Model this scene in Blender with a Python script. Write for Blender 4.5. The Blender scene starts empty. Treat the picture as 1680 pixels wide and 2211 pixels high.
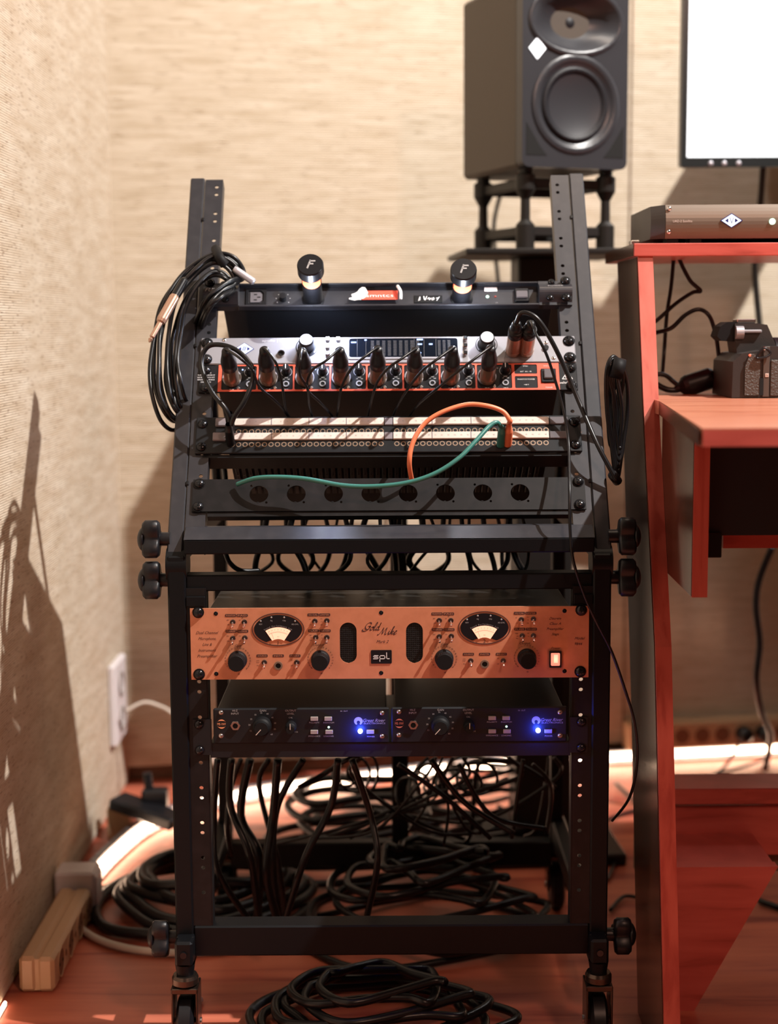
import bpy, bmesh, math, random
from mathutils import Vector, Matrix, geometry
random.seed(7)
R = math.radians
SC = bpy.context.scene
COL = SC.collection

# ------------------------------------------------------------------ camera, world, light, exposure
CAM_Z, FPX, PITCH, ROLL = 0.9, 3270.0, R(7.05), R(0.35)
cd = bpy.data.cameras.new('camera'); cam = bpy.data.objects.new('camera', cd); COL.objects.link(cam)
cd.sensor_fit = 'HORIZONTAL'; cd.sensor_width = 36; cd.lens = FPX/1680*36; cd.clip_start = 0.05
cam.matrix_world = Matrix.Translation((0, 0, CAM_Z)) @ Matrix.Rotation(R(90)-PITCH, 4, 'X') @ Matrix.Rotation(-ROLL, 4, 'Z')
cd.dof.use_dof = True; cd.dof.focus_distance = 1.84; cd.dof.aperture_fstop = 3.6
SC.camera = cam
SC.view_settings.view_transform = 'Standard'; SC.view_settings.look = 'None'
SC.view_settings.exposure = 0.0; SC.view_settings.gamma = 1.0; SC.view_settings.use_curve_mapping = False
SC.cycles.max_bounces = 6; SC.cycles.diffuse_bounces = 3; SC.cycles.glossy_bounces = 4
SC.cycles.use_denoising = True; SC.cycles.sample_clamp_indirect = 4; SC.cycles.caustics_reflective = False; SC.cycles.caustics_refractive = False
w = bpy.data.worlds.new('world'); SC.world = w; w.use_nodes = True
w.node_tree.nodes['Background'].inputs[0].default_value = (0.9, 0.58, 0.45, 1); w.node_tree.nodes['Background'].inputs[1].default_value = 0.035

def lamp(name, kind, loc, power, col, size=0.05, target=None, cone=None, blend=0.4, sy=None, parent=None):
    l = bpy.data.lights.new(name, kind); l.energy = power; l.color = col
    if kind == 'AREA':
        l.size = size
        if sy: l.shape = 'RECTANGLE'; l.size_y = sy
    else: l.shadow_soft_size = size
    if kind == 'SPOT': l.spot_size = R(cone); l.spot_blend = blend
    o = bpy.data.objects.new(name, l); COL.objects.link(o); o.location = loc
    if target is not None: o.rotation_euler = (Vector(target)-Vector(loc)).to_track_quat('-Z', 'Y').to_euler()
    if parent: o.parent = parent
    return o
lamp('key_spot', 'SPOT', (2.5, 0.82, 4.3), 1640, (1.0, 0.95, 0.90), 0.032, (0.0, 2.5, 1.25), 58, 0.35)
lamp('front_lamp', 'SPOT', (1.05, -0.65, 2.55), 96, (1.0, 0.56, 0.40), 0.13, (0.1, 2.2, 0.7), 75, 0.5)
lamp('ceiling_spot_second', 'SPOT', (0.42, 1.85, 2.55), 24, (1.0, 0.74, 0.55), 0.05, (0.25, 1.9, 0.2), 62, 0.5)
lamp('ceiling_spot_wall', 'SPOT', (0.15, 1.9, 2.7), 56, (1.0, 0.96, 0.92), 0.12, (0.35, 3.0, 1.75), 75, 0.9)

# ------------------------------------------------------------------ pixel -> place helpers (photo frame 1680 x 2211)
cP, sP, cR, sR = math.cos(PITCH), math.sin(PITCH), math.cos(ROLL), math.sin(ROLL)
def ray(px, py):
    a, b = px-840, 1105.5-py
    a, b = a*cR+b*sR, -a*sR+b*cR
    return Vector((a, FPX*cP+b*sP, -FPX*sP+b*cP))
def AY(px, py, y):
    r = ray(px, py); return Vector((0, 0, CAM_Z)) + r*(y/r.y)
def AZ(px, py, z=0.0):
    r = ray(px, py); return Vector((0, 0, CAM_Z)) + r*((z-CAM_Z)/r.z)
def AX(px, py, x):
    r = ray(px, py); return Vector((0, 0, CAM_Z)) + r*(x/r.x)
D = 1.807; TH = R(33)
UM = Matrix.Translation((0, D, 0.623)) @ Matrix.Rotation(-TH, 4, 'X')      # tilted upper rack plane: local x right, z up the slope, y into the rack
UI = UM.inverted()
def UL(px, py, ly=0.0):                  # local point on the tilted plane
    o = UI @ Vector((0, 0, CAM_Z)); d = UI.to_3x3() @ ray(px, py)
    return o + d*((ly-o.y)/d.y)
def UW(px, py, ly=0.0): return UM @ UL(px, py, ly)

# ------------------------------------------------------------------ materials
MATS = {}
def mat(name, col, rough=0.5, metal=0.0, emit=None, es=0.0, spec=0.5, noise=None, bump=None, alpha=None, coat=0):
    if name in MATS: return MATS[name]
    m = bpy.data.materials.new(name); m.use_nodes = True; nt = m.node_tree; b = nt.nodes['Principled BSDF']
    b.inputs['Base Color'].default_value = (*col, 1); b.inputs['Roughness'].default_value = rough; b.inputs['Metallic'].default_value = metal
    b.inputs['Specular IOR Level'].default_value = spec; b.inputs['Coat Weight'].default_value = coat
    if emit: b.inputs['Emission Color'].default_value = (*emit, 1); b.inputs['Emission Strength'].default_value = es
    if alpha is not None: b.inputs['Transmission Weight'].default_value = alpha
    if noise or bump:
        tc = nt.nodes.new('ShaderNodeTexCoord'); mp = nt.nodes.new('ShaderNodeMapping'); nt.links.new(tc.outputs['Object'], mp.inputs[0])
        if noise:
            sc, col2, lo, hi = noise; mp.inputs['Scale'].default_value = sc if isinstance(sc, tuple) else (sc, sc, sc)
            n = nt.nodes.new('ShaderNodeTexNoise'); n.inputs['Scale'].default_value = 1; n.inputs['Detail'].default_value = 5; nt.links.new(mp.outputs[0], n.inputs['Vector'])
            r = nt.nodes.new('ShaderNodeValToRGB'); r.color_ramp.elements[0].position = lo; r.color_ramp.elements[1].position = hi
            r.color_ramp.elements[0].color = (*col, 1); r.color_ramp.elements[1].color = (*col2, 1)
            nt.links.new(n.outputs[0], r.inputs[0]); nt.links.new(r.outputs[0], b.inputs['Base Color'])
        if bump:
            mb = nt.nodes.new('ShaderNodeTexNoise'); mb.inputs['Scale'].default_value = bump[0]; mb.inputs['Detail'].default_value = 3; nt.links.new(tc.outputs['Object'], mb.inputs['Vector'])
            bp = nt.nodes.new('ShaderNodeBump'); bp.inputs['Strength'].default_value = bump[1]; bp.inputs['Distance'].default_value = bump[2]
            nt.links.new(mb.outputs[0], bp.inputs['Height']); nt.links.new(bp.outputs[0], b.inputs['Normal'])
    MATS[name] = m; return m

def wall_mat(name, c1, c2, c3, streak, fine, ridge):
    """Grasscloth: long pale/dark streaks, short dark slubs, fine horizontal ridges."""
    m = bpy.data.materials.new(name); m.use_nodes = True; nt = m.node_tree; N, L = nt.nodes, nt.links; b = N['Principled BSDF']
    b.inputs['Roughness'].default_value = 0.85; b.inputs['Specular IOR Level'].default_value = 0.2
    tc = N.new('ShaderNodeTexCoord')
    def nz(scale, detail, rough=0.55):
        mp = N.new('ShaderNodeMapping'); mp.inputs['Scale'].default_value = scale; L.new(tc.outputs['Object'], mp.inputs[0])
        n = N.new('ShaderNodeTexNoise'); n.inputs['Scale'].default_value = 1; n.inputs['Detail'].default_value = detail; n.inputs['Roughness'].default_value = rough
        L.new(mp.outputs[0], n.inputs['Vector']); return n
    def ramp(src, p0, c0, p1, c1_):
        r = N.new('ShaderNodeValToRGB'); e = r.color_ramp.elements; e[0].position = p0; e[0].color = (*c0, 1); e[1].position = p1; e[1].color = (*c1_, 1); L.new(src, r.inputs[0]); return r
    a = ramp(nz(streak, 4).outputs[0], 0.34, c2, 0.66, c1)
    s = ramp(nz(fine, 2, 0.5).outputs[0], 0.60, (0, 0, 0), 0.68, (1, 1, 1))
    mx = N.new('ShaderNodeMix'); mx.data_type = 'RGBA'; L.new(s.outputs[0], mx.inputs[0]); L.new(a.outputs[0], mx.inputs[6]); mx.inputs[7].default_value = (*c3, 1)
    mul = N.new('ShaderNodeMath'); mul.operation = 'MULTIPLY'; mul.inputs[1].default_value = 0.6; L.new(s.outputs[0], mul.inputs[0]); L.new(mul.outputs[0], mx.inputs[0])
    L.new(mx.outputs[2], b.inputs['Base Color'])
    wv = N.new('ShaderNodeTexWave'); wv.wave_type = 'BANDS'; wv.bands_direction = 'Z'; wv.inputs['Scale'].default_value = ridge; wv.inputs['Distortion'].default_value = 1.2; wv.inputs['Detail'].default_value = 2; wv.inputs['Detail Scale'].default_value = 3
    L.new(tc.outputs['Object'], wv.inputs['Vector'])
    ad = N.new('ShaderNodeMath'); ad.operation = 'ADD'; L.new(wv.outputs[1], ad.inputs[0]); L.new(s.outputs[0], ad.inputs[1])
    bp = N.new('ShaderNodeBump'); bp.inputs['Strength'].default_value = 0.5; bp.inputs['Distance'].default_value = 0.0012; L.new(ad.outputs[0], bp.inputs['Height']); L.new(bp.outputs[0], b.inputs['Normal'])
    return m

def wood_mat(name, c1, c2, c3, scale, rough, coat=0.0, spec=0.5):
    m = bpy.data.materials.new(name); m.use_nodes = True; nt = m.node_tree; N, L = nt.nodes, nt.links; b = N['Principled BSDF']
    b.inputs['Roughness'].default_value = rough; b.inputs['Coat Weight'].default_value = coat; b.inputs['Coat Roughness'].default_value = 0.2; b.inputs['Specular IOR Level'].default_value = spec
    tc = N.new('ShaderNodeTexCoord'); mp = N.new('ShaderNodeMapping'); mp.inputs['Scale'].default_value = scale; L.new(tc.outputs['Object'], mp.inputs[0])
    n = N.new('ShaderNodeTexNoise'); n.inputs['Scale'].default_value = 1; n.inputs['Detail'].default_value = 6; n.inputs['Distortion'].default_value = 0.4; L.new(mp.outputs[0], n.inputs['Vector'])
    r = N.new('ShaderNodeValToRGB'); e = r.color_ramp.elements; e[0].position = 0.34; e[0].color = (*c3, 1); e[1].position = 0.66; e[1].color = (*c1, 1); k = e.new(0.45); k.color = (*c2, 1)
    L.new(n.outputs[0], r.inputs[0]); L.new(r.outputs[0], b.inputs['Base Color'])
    return m

M = dict(
 wall=wall_mat('grasscloth_back', (0.62, 0.535, 0.425), (0.49, 0.40, 0.29), (0.34, 0.25, 0.16), (9, 9, 115), (26, 26, 260), 70),
 wall2=wall_mat('grasscloth_left', (0.62, 0.535, 0.43), (0.50, 0.40, 0.295), (0.20, 0.11, 0.06), (9, 9, 60), (42, 42, 330), 90),
 plain=mat('plain_wall', (0.55, 0.42, 0.32), 0.9), ceil=mat('ceiling_paint', (0.7, 0.62, 0.52), 0.9),
 floor=wood_mat('red_wood_floor', (0.56, 0.165, 0.095), (0.46, 0.12, 0.07), (0.30, 0.055, 0.035), (4, 34, 4), 0.38),
 desk=wood_mat('red_desk_wood', (0.60, 0.13, 0.105), (0.51, 0.095, 0.075), (0.36, 0.060, 0.045), (6, 6, 40), 0.34),
 deskt=wood_mat('lit_orange_desk', (0.64, 0.26, 0.16), (0.57, 0.21, 0.125), (0.48, 0.155, 0.09), (6, 40, 6), 0.30, 0.3),  # red desk wood lightened to orange, its lit look put into the colour
 lam=mat('dark_laminate', (0.050, 0.020, 0.012), 0.17, noise=((60, 60, 4), (0.085, 0.034, 0.019), 0.4, 0.7)),
 deskv=wood_mat('red_desk_edge', (0.56, 0.125, 0.095), (0.48, 0.095, 0.07), (0.37, 0.060, 0.045), (50, 50, 5), 0.36),
 rack=mat('black_powder_coat', (0.0035, 0.004, 0.005), 0.46, 0.0, spec=0.2, bump=(900, 0.12, 0.0004)),
 rail=mat('black_rail_steel', (0.006, 0.0055, 0.006), 0.44, 0.0, spec=0.25, noise=(60, (0.013, 0.011, 0.012), 0.45, 0.8)),
 uprail=mat('lit_grey_rail', (0.022, 0.022, 0.027), 0.40, 0.0, spec=0.45, noise=(60, (0.034, 0.033, 0.038), 0.45, 0.8)),  # lighter copy of the rack black; light on the upper steel put into colour
 black=mat('black_plastic', (0.007, 0.007, 0.009), 0.38, spec=0.35), matte=mat('black_matte', (0.006, 0.006, 0.007), 0.6, spec=0.2),
 hole=mat('hole_black', (0.002, 0.002, 0.002), 0.9), chassis=mat('chassis_black', (0.009, 0.010, 0.012), 0.4, 0.0, spec=0.3),
 screw=mat('screw_black', (0.03, 0.03, 0.033), 0.22, 0.8), steel=mat('steel', (0.62, 0.60, 0.58), 0.25, 1.0), chrome=mat('chrome', (0.8, 0.8, 0.82), 0.12, 1.0),
 silver=mat('silver_panel', (0.33, 0.33, 0.36), 0.38, 0.35), silver2=mat('silver_ring', (0.5, 0.5, 0.55), 0.3, 0.5),
 gold=mat('copper_gold_panel', (0.63, 0.255, 0.14), 0.42, 0.25, noise=(90, (0.57, 0.225, 0.12), 0.4, 0.7)), goldline=mat('gold_ink', (0.6, 0.33, 0.2), 0.5),
 ink=mat('dark_ink', (0.055, 0.016, 0.012), 0.7), white=mat('white_print', (0.75, 0.73, 0.72), 0.6), grey=mat('grey_print', (0.33, 0.32, 0.32), 0.6),
 red=mat('red_panel', (0.72, 0.11, 0.06), 0.4), redtape=mat('red_tape', (0.80, 0.10, 0.06), 0.45), paper=mat('white_paper', (0.8, 0.77, 0.75), 0.8),
 conn=mat('nickel_connector', (0.30, 0.22, 0.16), 0.3, 0.6), castersteel=mat('caster_steel', (0.10, 0.075, 0.06), 0.25, 0.9), brass=mat('copper_plug', (0.52, 0.33, 0.24), 0.33, 0.7),
 rubber=mat('cable_rubber', (0.006, 0.006, 0.007), 0.33, spec=0.35), rubber2=mat('cable_rubber_thick', (0.008, 0.008, 0.010), 0.36, spec=0.45),
 orange=mat('orange_cable', (0.75, 0.20, 0.09), 0.4), green=mat('green_cable', (0.035, 0.17, 0.145), 0.38), whitec=mat('white_cable', (0.6, 0.52, 0.45), 0.5),
 strip=mat('label_strip', (0.66, 0.56, 0.50), 0.35), greyplastic=mat('grey_plastic', (0.20, 0.175, 0.19), 0.5), clear=mat('clear_strip', (0.14, 0.13, 0.14), 0.15),
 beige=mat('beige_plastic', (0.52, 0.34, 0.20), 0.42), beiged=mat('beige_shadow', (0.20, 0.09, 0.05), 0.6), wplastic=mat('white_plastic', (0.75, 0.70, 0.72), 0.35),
 ringgold=mat('jack_ring', (0.42, 0.30, 0.22), 0.35, 0.7), tan=mat('tan_aluminium', (0.17, 0.135, 0.105), 0.42, 0.3), tand=mat('tan_end_cap', (0.035, 0.03, 0.028), 0.45),
 spk=mat('speaker_front', (0.028, 0.029, 0.034), 0.33, 0.0), spkside=mat('speaker_side', (0.060, 0.045, 0.032), 0.55), cone=mat('speaker_cone', (0.009, 0.009, 0.012), 0.5, spec=0.3), camb=mat('camera_body', (0.022, 0.019, 0.018), 0.5, bump=(700, 0.25, 0.0006)),
 leather=mat('camera_leather', (0.06, 0.05, 0.042), 0.5, bump=(420, 1.0, 0.002)), camp=mat('camera_plate', (0.085, 0.07, 0.06), 0.45, 0.2),
 stand=mat('stand_black', (0.012, 0.011, 0.010), 0.45, spec=0.3), button=mat('button_grey', (0.30, 0.26, 0.24), 0.5), buttonw=mat('button_lit', (0.7, 0.72, 0.8), 0.4),
 vu=mat('meter_lit', (0.35, 0.15, 0.09), 0.5, emit=(1.0, 0.42, 0.27), es=1.6), vur=mat('meter_red_ink', (0.45, 0.03, 0.02), 0.6),
 rocker=mat('rocker_lit', (0.4, 0.06, 0.04), 0.4, emit=(1.0, 0.25, 0.16), es=1.3), rockc=mat('rocker_core', (.4, .15, .1), 0.4, emit=(1.0, 0.50, 0.33), es=1.3),
 blueled=mat('blue_led', (0.3, 0.4, 1), 0.3, emit=(0.75, 0.82, 1.0), es=9.0), greenled=mat('green_led', (0.6, 1, 0.8), 0.3, emit=(0.55, 1.0, 0.72), es=1.6), redled=mat('red_led', (1, 0.1, 0.05), 0.3, emit=(1, 0.12, 0.06), es=1.5),
 dimblue=mat('blue_readout', (0.1, 0.15, 0.6), 0.3, emit=(0.45, 0.60, 1.0), es=2.0), logo=mat('lit_logo', (0.3, 0.35, 0.4), 0.4, emit=(0.86, 0.93, 1.0), es=1.15), logob=mat('logo_blue', (0.008, 0.012, 0.16), 0.4),
 bulb=mat('warm_bulb', (1, 0.5, 0.3), 0.3, emit=(1.0, 0.50, 0.28), es=9.0), lampglow=mat('lamp_reflector', (0.9, 0.3, 0.18), 0.25, emit=(1.0, 0.16, 0.06), es=1.1), scr=mat('screen_glass', (0.005, 0.007, 0.012), 0.12),
 screen=mat('monitor_screen', (0.9, 0.95, 1.0), 0.3, emit=(0.90, 0.96, 1.0), es=1.35), bezel=mat('bezel', (0.010, 0.016, 0.018), 0.3), led=mat('led_strip', (1, 0.9, 0.8), 0.5, emit=(1.0, 0.66, 0.44), es=14.0),
 seg=mat('display_segment', (0.10, 0.10, 0.11), 0.5), mesh=mat('grille_mesh', (0.035, 0.035, 0.035), 0.6, noise=(900, (0.004, 0.004, 0.004), 0.4, 0.5)), knobtop=mat('knob_cap', (0.78, 0.80, 0.86), 0.25, 0.2), deskblack=mat('tray_black', (0.008, 0.009, 0.011), 0.5),
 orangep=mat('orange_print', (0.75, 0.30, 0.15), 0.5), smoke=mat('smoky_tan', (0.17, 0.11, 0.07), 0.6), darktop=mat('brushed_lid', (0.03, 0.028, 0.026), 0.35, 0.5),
)

# ------------------------------------------------------------------ mesh builder
_tc = {}
def text_geo(s, shear):
    k = (s, shear)
    if k not in _tc:
        c = bpy.data.curves.new('t', 'FONT'); c.body = s; c.resolution_u = 2; c.shear = shear; c.align_x = 'CENTER'
        o = bpy.data.objects.new('t', c); me = bpy.data.meshes.new_from_object(o)
        _tc[k] = ([v.co.copy() for v in me.vertices], [tuple(p.vertices) for p in me.polygons])
        bpy.data.meshes.remove(me); bpy.data.objects.remove(o); bpy.data.curves.remove(c)
    return _tc[k]
def world_m(o):
    m = Matrix.Identity(4)
    while o: m = Matrix.LocRotScale(o.location, o.rotation_euler, o.scale) @ m; o = o.parent
    return m
class MB:
    def __init__(s): s.v = []; s.f = []; s.sm = []; s.mi = []; s.m = 0
    def add(s, vs, fs, smooth=False):
        n = len(s.v); s.v += [Vector(q) for q in vs]
        for f in fs: s.f.append(tuple(i+n for i in f)); s.sm.append(smooth); s.mi.append(s.m)
        return s
    def box(s, c, d, b=0.0, rot=None):
        hx, hy, hz = d[0]/2, d[1]/2, d[2]/2; c = Vector(c); b = min(b, hx*.9, hy*.9, hz*.9)
        if b <= 0:
            vs = [(x*hx, y*hy, z*hz) for x in (-1, 1) for y in (-1, 1) for z in (-1, 1)]
            fs = [(0, 1, 3, 2), (4, 6, 7, 5), (0, 4, 5, 1), (2, 3, 7, 6), (0, 2, 6, 4), (1, 5, 7, 3)]
        else:
            vs = []; ix = {}
            for x in (-1, 1):
                for y in (-1, 1):
                    for z in (-1, 1):
                        for k in range(3):
                            h = [hx-b, hy-b, hz-b]; h[k] += b; ix[x, y, z, k] = len(vs); vs.append((x*h[0], y*h[1], z*h[2]))
            fs = []
            for k in range(3):
                for q in (-1, 1):
                    def C(a, e):
                        t = [0, 0, 0]; t[k] = q; t[(k+1) % 3] = a; t[(k+2) % 3] = e; return ix[t[0], t[1], t[2], k]
                    fs.append((C(-1, -1), C(1, -1), C(1, 1), C(-1, 1)))
                k1, k2 = (k+1) % 3, (k+2) % 3
                for a in (-1, 1):
                    for e in (-1, 1):
                        def G(t, kk):
                            u = [0, 0, 0]; u[k] = t; u[k1] = a; u[k2] = e; return ix[u[0], u[1], u[2], kk]
                        fs.append((G(-1, k1), G(1, k1), G(1, k2), G(-1, k2)))
            for x in (-1, 1):
                for y in (-1, 1):
                    for z in (-1, 1): fs.append(tuple(ix[x, y, z, k] for k in range(3)))
        if rot is not None: vs = [rot @ Vector(q) for q in vs]
        return s.add([Vector(q)+c for q in vs], fs)
    def span(s, x0, x1, y0, y1, z0, z1, b=0.0): return s.box(((x0+x1)/2, (y0+y1)/2, (z0+z1)/2), (abs(x1-x0), abs(y1-y0), abs(z1-z0)), b)
    def frame(s, ax):
        ax = Vector(ax).normalized(); t = Vector((0, 0, 1)) if abs(ax.z) < 0.9 else Vector((1, 0, 0))
        u = ax.cross(t).normalized(); return ax, u, ax.cross(u)
    def lathe(s, prof, o, ax=(0, -1, 0), n=20, sharp=True, sx=1, sz=1):
        """prof: (radius, height along ax); each segment its own verts so edges stay crisp"""
        ax, u, w_ = s.frame(ax); o = Vector(o)
        ring = lambda r, h: [o+ax*h+u*(r*sx*math.cos(2*math.pi*i/n))+w_*(r*sz*math.sin(2*math.pi*i/n)) for i in range(n)]
        if sharp:
            for (r0, h0), (r1, h1) in zip(prof, prof[1:]):
                if r0 < 1e-7 and r1 < 1e-7: continue
                if r0 < 1e-7: s.add(ring(r1, h1), [tuple(range(n))]) if abs(h0-h1) < 1e-9 else s.add([o+ax*h0]+ring(r1, h1), [(0, 1+i, 1+(i+1) % n) for i in range(n)], True)
                elif r1 < 1e-7: s.add(ring(r0, h0), [tuple(range(n))]) if abs(h0-h1) < 1e-9 else s.add([o+ax*h1]+ring(r0, h0), [(0, 1+i, 1+(i+1) % n) for i in range(n)], True)
                else: s.add(ring(r0, h0)+ring(r1, h1), [(i, (i+1) % n, n+(i+1) % n, n+i) for i in range(n)], abs(h0-h1) > 1e-9)
        else:
            vs = []; fs = []
            for r, h in prof: vs += ring(max(r, 1e-5), h)
            for j in range(len(prof)-1): fs += [(j*n+i, j*n+(i+1) % n, (j+1)*n+(i+1) % n, (j+1)*n+i) for i in range(n)]
            fs += [tuple(range(n)), tuple(range((len(prof)-1)*n, len(prof)*n))]
            s.add(vs, fs, True)
        return s
    def cyl(s, p0, p1, r, r1=None, n=16):
        p0, p1 = Vector(p0), Vector(p1); h = (p1-p0).length; return s.lathe([(0, 0), (r, 0), (r if r1 is None else r1, h), (0, h)], p0, p1-p0, n)
    def dome(s, o, r, h, ax=(0, -1, 0), n=14, k=4):
        return s.lathe([(r*math.cos(a), h*math.sin(a)) for a in [i*math.pi/2/k for i in range(k+1)]], o, ax, n, sharp=False)
    def tube(s, pts, r, n=8, cap=True):
        pts = [Vector(p) for p in pts]; vs = []; fs = []; t0 = (pts[1]-pts[0]).normalized()
        u = t0.orthogonal().normalized()
        for i, p in enumerate(pts):
            t = (pts[min(i+1, len(pts)-1)]-pts[max(i-1, 0)]).normalized() if len(pts) > 1 else t0
            u = (u-t*u.dot(t)); u = u.normalized() if u.length > 1e-6 else t.orthogonal().normalized()
            w_ = t.cross(u); rr = r(i/(len(pts)-1)) if callable(r) else r
            vs += [p+u*(rr*math.cos(2*math.pi*k/n))+w_*(rr*math.sin(2*math.pi*k/n)) for k in range(n)]
        for j in range(len(pts)-1): fs += [(j*n+i, j*n+(i+1) % n, (j+1)*n+(i+1) % n, (j+1)*n+i) for i in range(n)]
        if cap: fs += [tuple(range(n)), tuple(range((len(pts)-1)*n, len(pts)*n))]
        return s.add(vs, fs, True)
    def plate(s, outer, holes, y0, y1, walls=True):
        """outline and holes as (x, z) lists; plate between local y0 (front) and y1"""
        loops = [outer]+holes; pl = [[Vector((x, z, 0)) for x, z in l] for l in loops]; tri = geometry.tessellate_polygon(pl)
        flat = [p for l in loops for p in l]
        for y in (y0, y1): s.add([(x, y, z) for x, z in flat], [tuple(t) for t in tri])
        if walls:
            for l in loops:
                n = len(l); s.add([(x, y0, z) for x, z in l]+[(x, y1, z) for x, z in l], [(i, (i+1) % n, n+(i+1) % n, n+i) for i in range(n)], n > 10)
        return s
    def text(s, t, x, y, z, h, shear=0.0, rot=0.0, wid=None):
        vs, fs = text_geo(t, shear)
        if not vs: return s
        k = h/0.70; cx = (min(v.x for v in vs)+max(v.x for v in vs))/2; kx = k
        if wid: kx = wid/max(1e-6, max(v.x for v in vs)-min(v.x for v in vs))
        ca, sa = math.cos(rot), math.sin(rot); o = []
        for v in vs:
            X, Z = (v.x-cx)*kx, (v.y-0.35)*k; o.append((x+X*ca-Z*sa, y, z+X*sa+Z*ca))
        return s.add(o, fs)
    def ribbon(s, pts, x, y, z, k, thin=0.018, thick=0.085, pen=R(35), shear=0.0):
        P = spline([Vector((a+b*shear, b, 0)) for a, b in pts], 7); vs = []; fs = []
        for i, p in enumerate(P):
            t = (P[min(i+1, len(P)-1)]-P[max(i-1, 0)]).normalized(); nn = Vector((-t.y, t.x, 0))
            w_ = thin+thick*abs(t.x*math.sin(pen)-t.y*math.cos(pen))**2
            for q in (p+nn*w_/2, p-nn*w_/2): vs.append((x+q.x*k, y, z+q.y*k))
        return s.add(vs, [(2*i, 2*i+1, 2*i+3, 2*i+2) for i in range(len(P)-1)])
    def build(s, name, mats, parent=None, world=False, recalc=True, recenter=True):
        if not isinstance(mats, (list, tuple)): mats = [mats]
        vs = s.v; loc = Vector((0, 0, 0))
        if world and parent: mi = world_m(parent).inverted(); vs = [mi @ v for v in vs]
        elif parent is None and recenter and vs:
            mn = Vector([min(v[i] for v in vs) for i in range(3)]); mx = Vector([max(v[i] for v in vs) for i in range(3)]); loc = Vector(((mn.x+mx.x)/2, (mn.y+mx.y)/2, mn.z)); vs = [v-loc for v in vs]
        me = bpy.data.meshes.new(name); me.from_pydata([tuple(v) for v in vs], [], s.f)
        me.polygons.foreach_set('use_smooth', s.sm); me.polygons.foreach_set('material_index', s.mi)
        for m_ in mats: me.materials.append(M[m_] if isinstance(m_, str) else m_)
        if recalc:
            bm = bmesh.new(); bm.from_mesh(me); bmesh.ops.recalc_face_normals(bm, faces=bm.faces); bm.to_mesh(me); bm.free()
        me.update(); o = bpy.data.objects.new(name, me); COL.objects.link(o); o.location = loc
        if parent: o.parent = parent
        return o
def spline(pts, n=8, closed=False):
    P = [Vector(p) for p in pts]; out = []; N = len(P)
    g = (lambda i: P[i % N]) if closed else (lambda i: P[max(0, min(N-1, i))])
    for i in range(N if closed else N-1):
        a, b, c, d = g(i-1), g(i), g(i+1), g(i+2)
        for k in range(n):
            t = k/n; out.append(0.5*((2*b)+(c-a)*t+(2*a-5*b+4*c-d)*t*t+(3*b-a-3*c+d)*t**3))
    out.append(P[0].copy() if closed else P[-1]); return out
def thing(name, label, cat, loc=(0, 0, 0), rot=(0, 0, 0), group=None):
    o = bpy.data.objects.new(name, None); COL.objects.link(o); o.empty_display_size = 0.05; o.location = loc; o.rotation_euler = rot
    return tag(o, label, cat, group)
def tag(o, label=None, cat=None, group=None, kind=None):
    if label: o['label'] = label
    if cat: o['category'] = cat
    if group: o['group'] = group
    if kind: o['kind'] = kind
    return o
def inst(src, name, parent, loc, rot=None):
    o = src.copy(); o.name = name; COL.objects.link(o); o.parent = parent; o.location = loc
    if rot: o.rotation_euler = rot
    return o
def circ(x, z, r, n=16, sx=1): return [(x+r*sx*math.cos(2*math.pi*i/n), z+r*math.sin(2*math.pi*i/n)) for i in range(n)]
def rrect(x0, x1, z0, z1, r, n=4):
    o = []
    for cx, cz, a in ((x1-r, z1-r, 0), (x0+r, z1-r, 90), (x0+r, z0+r, 180), (x1-r, z0+r, 270)):
        o += [(cx+r*math.cos(R(a+90*i/n)), cz+r*math.sin(R(a+90*i/n))) for i in range(n+1)]
    return o
def cable(name, pts, r, m, label, group=None, n=8, seg=8, cat='cable', tails=None):
    mb = MB(); mb.tube(spline(pts, seg), r, n); o = mb.build(name, m); return tag(o, label, cat, group)

# ------------------------------------------------------------------ the setting
def struct(o): o['kind'] = 'structure'; return o
RX0, RX1, RY0 = -0.522, 3.2, -1.6; WS = 0.15
wb = lambda x: 2.99+WS*x
m_ = MB(); m_.span(RX0-0.1, RX1, RY0, 3.75, -0.05, 0.0); struct(m_.build('floor', 'floor'))
wang = math.atan(WS); m_ = MB(); m_.span(-0.1, 3.9, 0, 0.06, 0.035, 2.5); o = struct(m_.build('wall_back', 'wall', recenter=False)); o.location = (RX0, wb(RX0), 0); o.rotation_euler = (0, 0, wang)
m_ = MB(); m_.span(-0.1, 3.9, 0.03, 0.08, 0, 0.04); o = struct(m_.build('baseboard_back', 'smoke', recenter=False)); o.location = (RX0, wb(RX0), 0); o.rotation_euler = (0, 0, wang)
m_ = MB(); m_.span(-0.06, 0, RY0, wb(RX0)+0.02, 0.006, 2.5); o = m_.build('wall_left', 'wall2', recenter=False); o.location = (RX0, 0, 0); struct(o)
m_ = MB(); m_.span(3.2, 3.26, RY0, 3.75, 0, 3.0); struct(m_.build('wall_right', 'plain'))
# seam strip between two panels of the back wall (right of the speaker)
ps = AY(1362, 300, wb(0.48)-.001); m_ = MB(); m_.span(-.0015, .0015, -.002, 0.0, 0.04, 2.5); o = struct(m_.build('trim_1', 'smoke', recenter=False)); o.location = (ps.x, wb(ps.x), 0); o.rotation_euler = (0, 0, wang)
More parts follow.
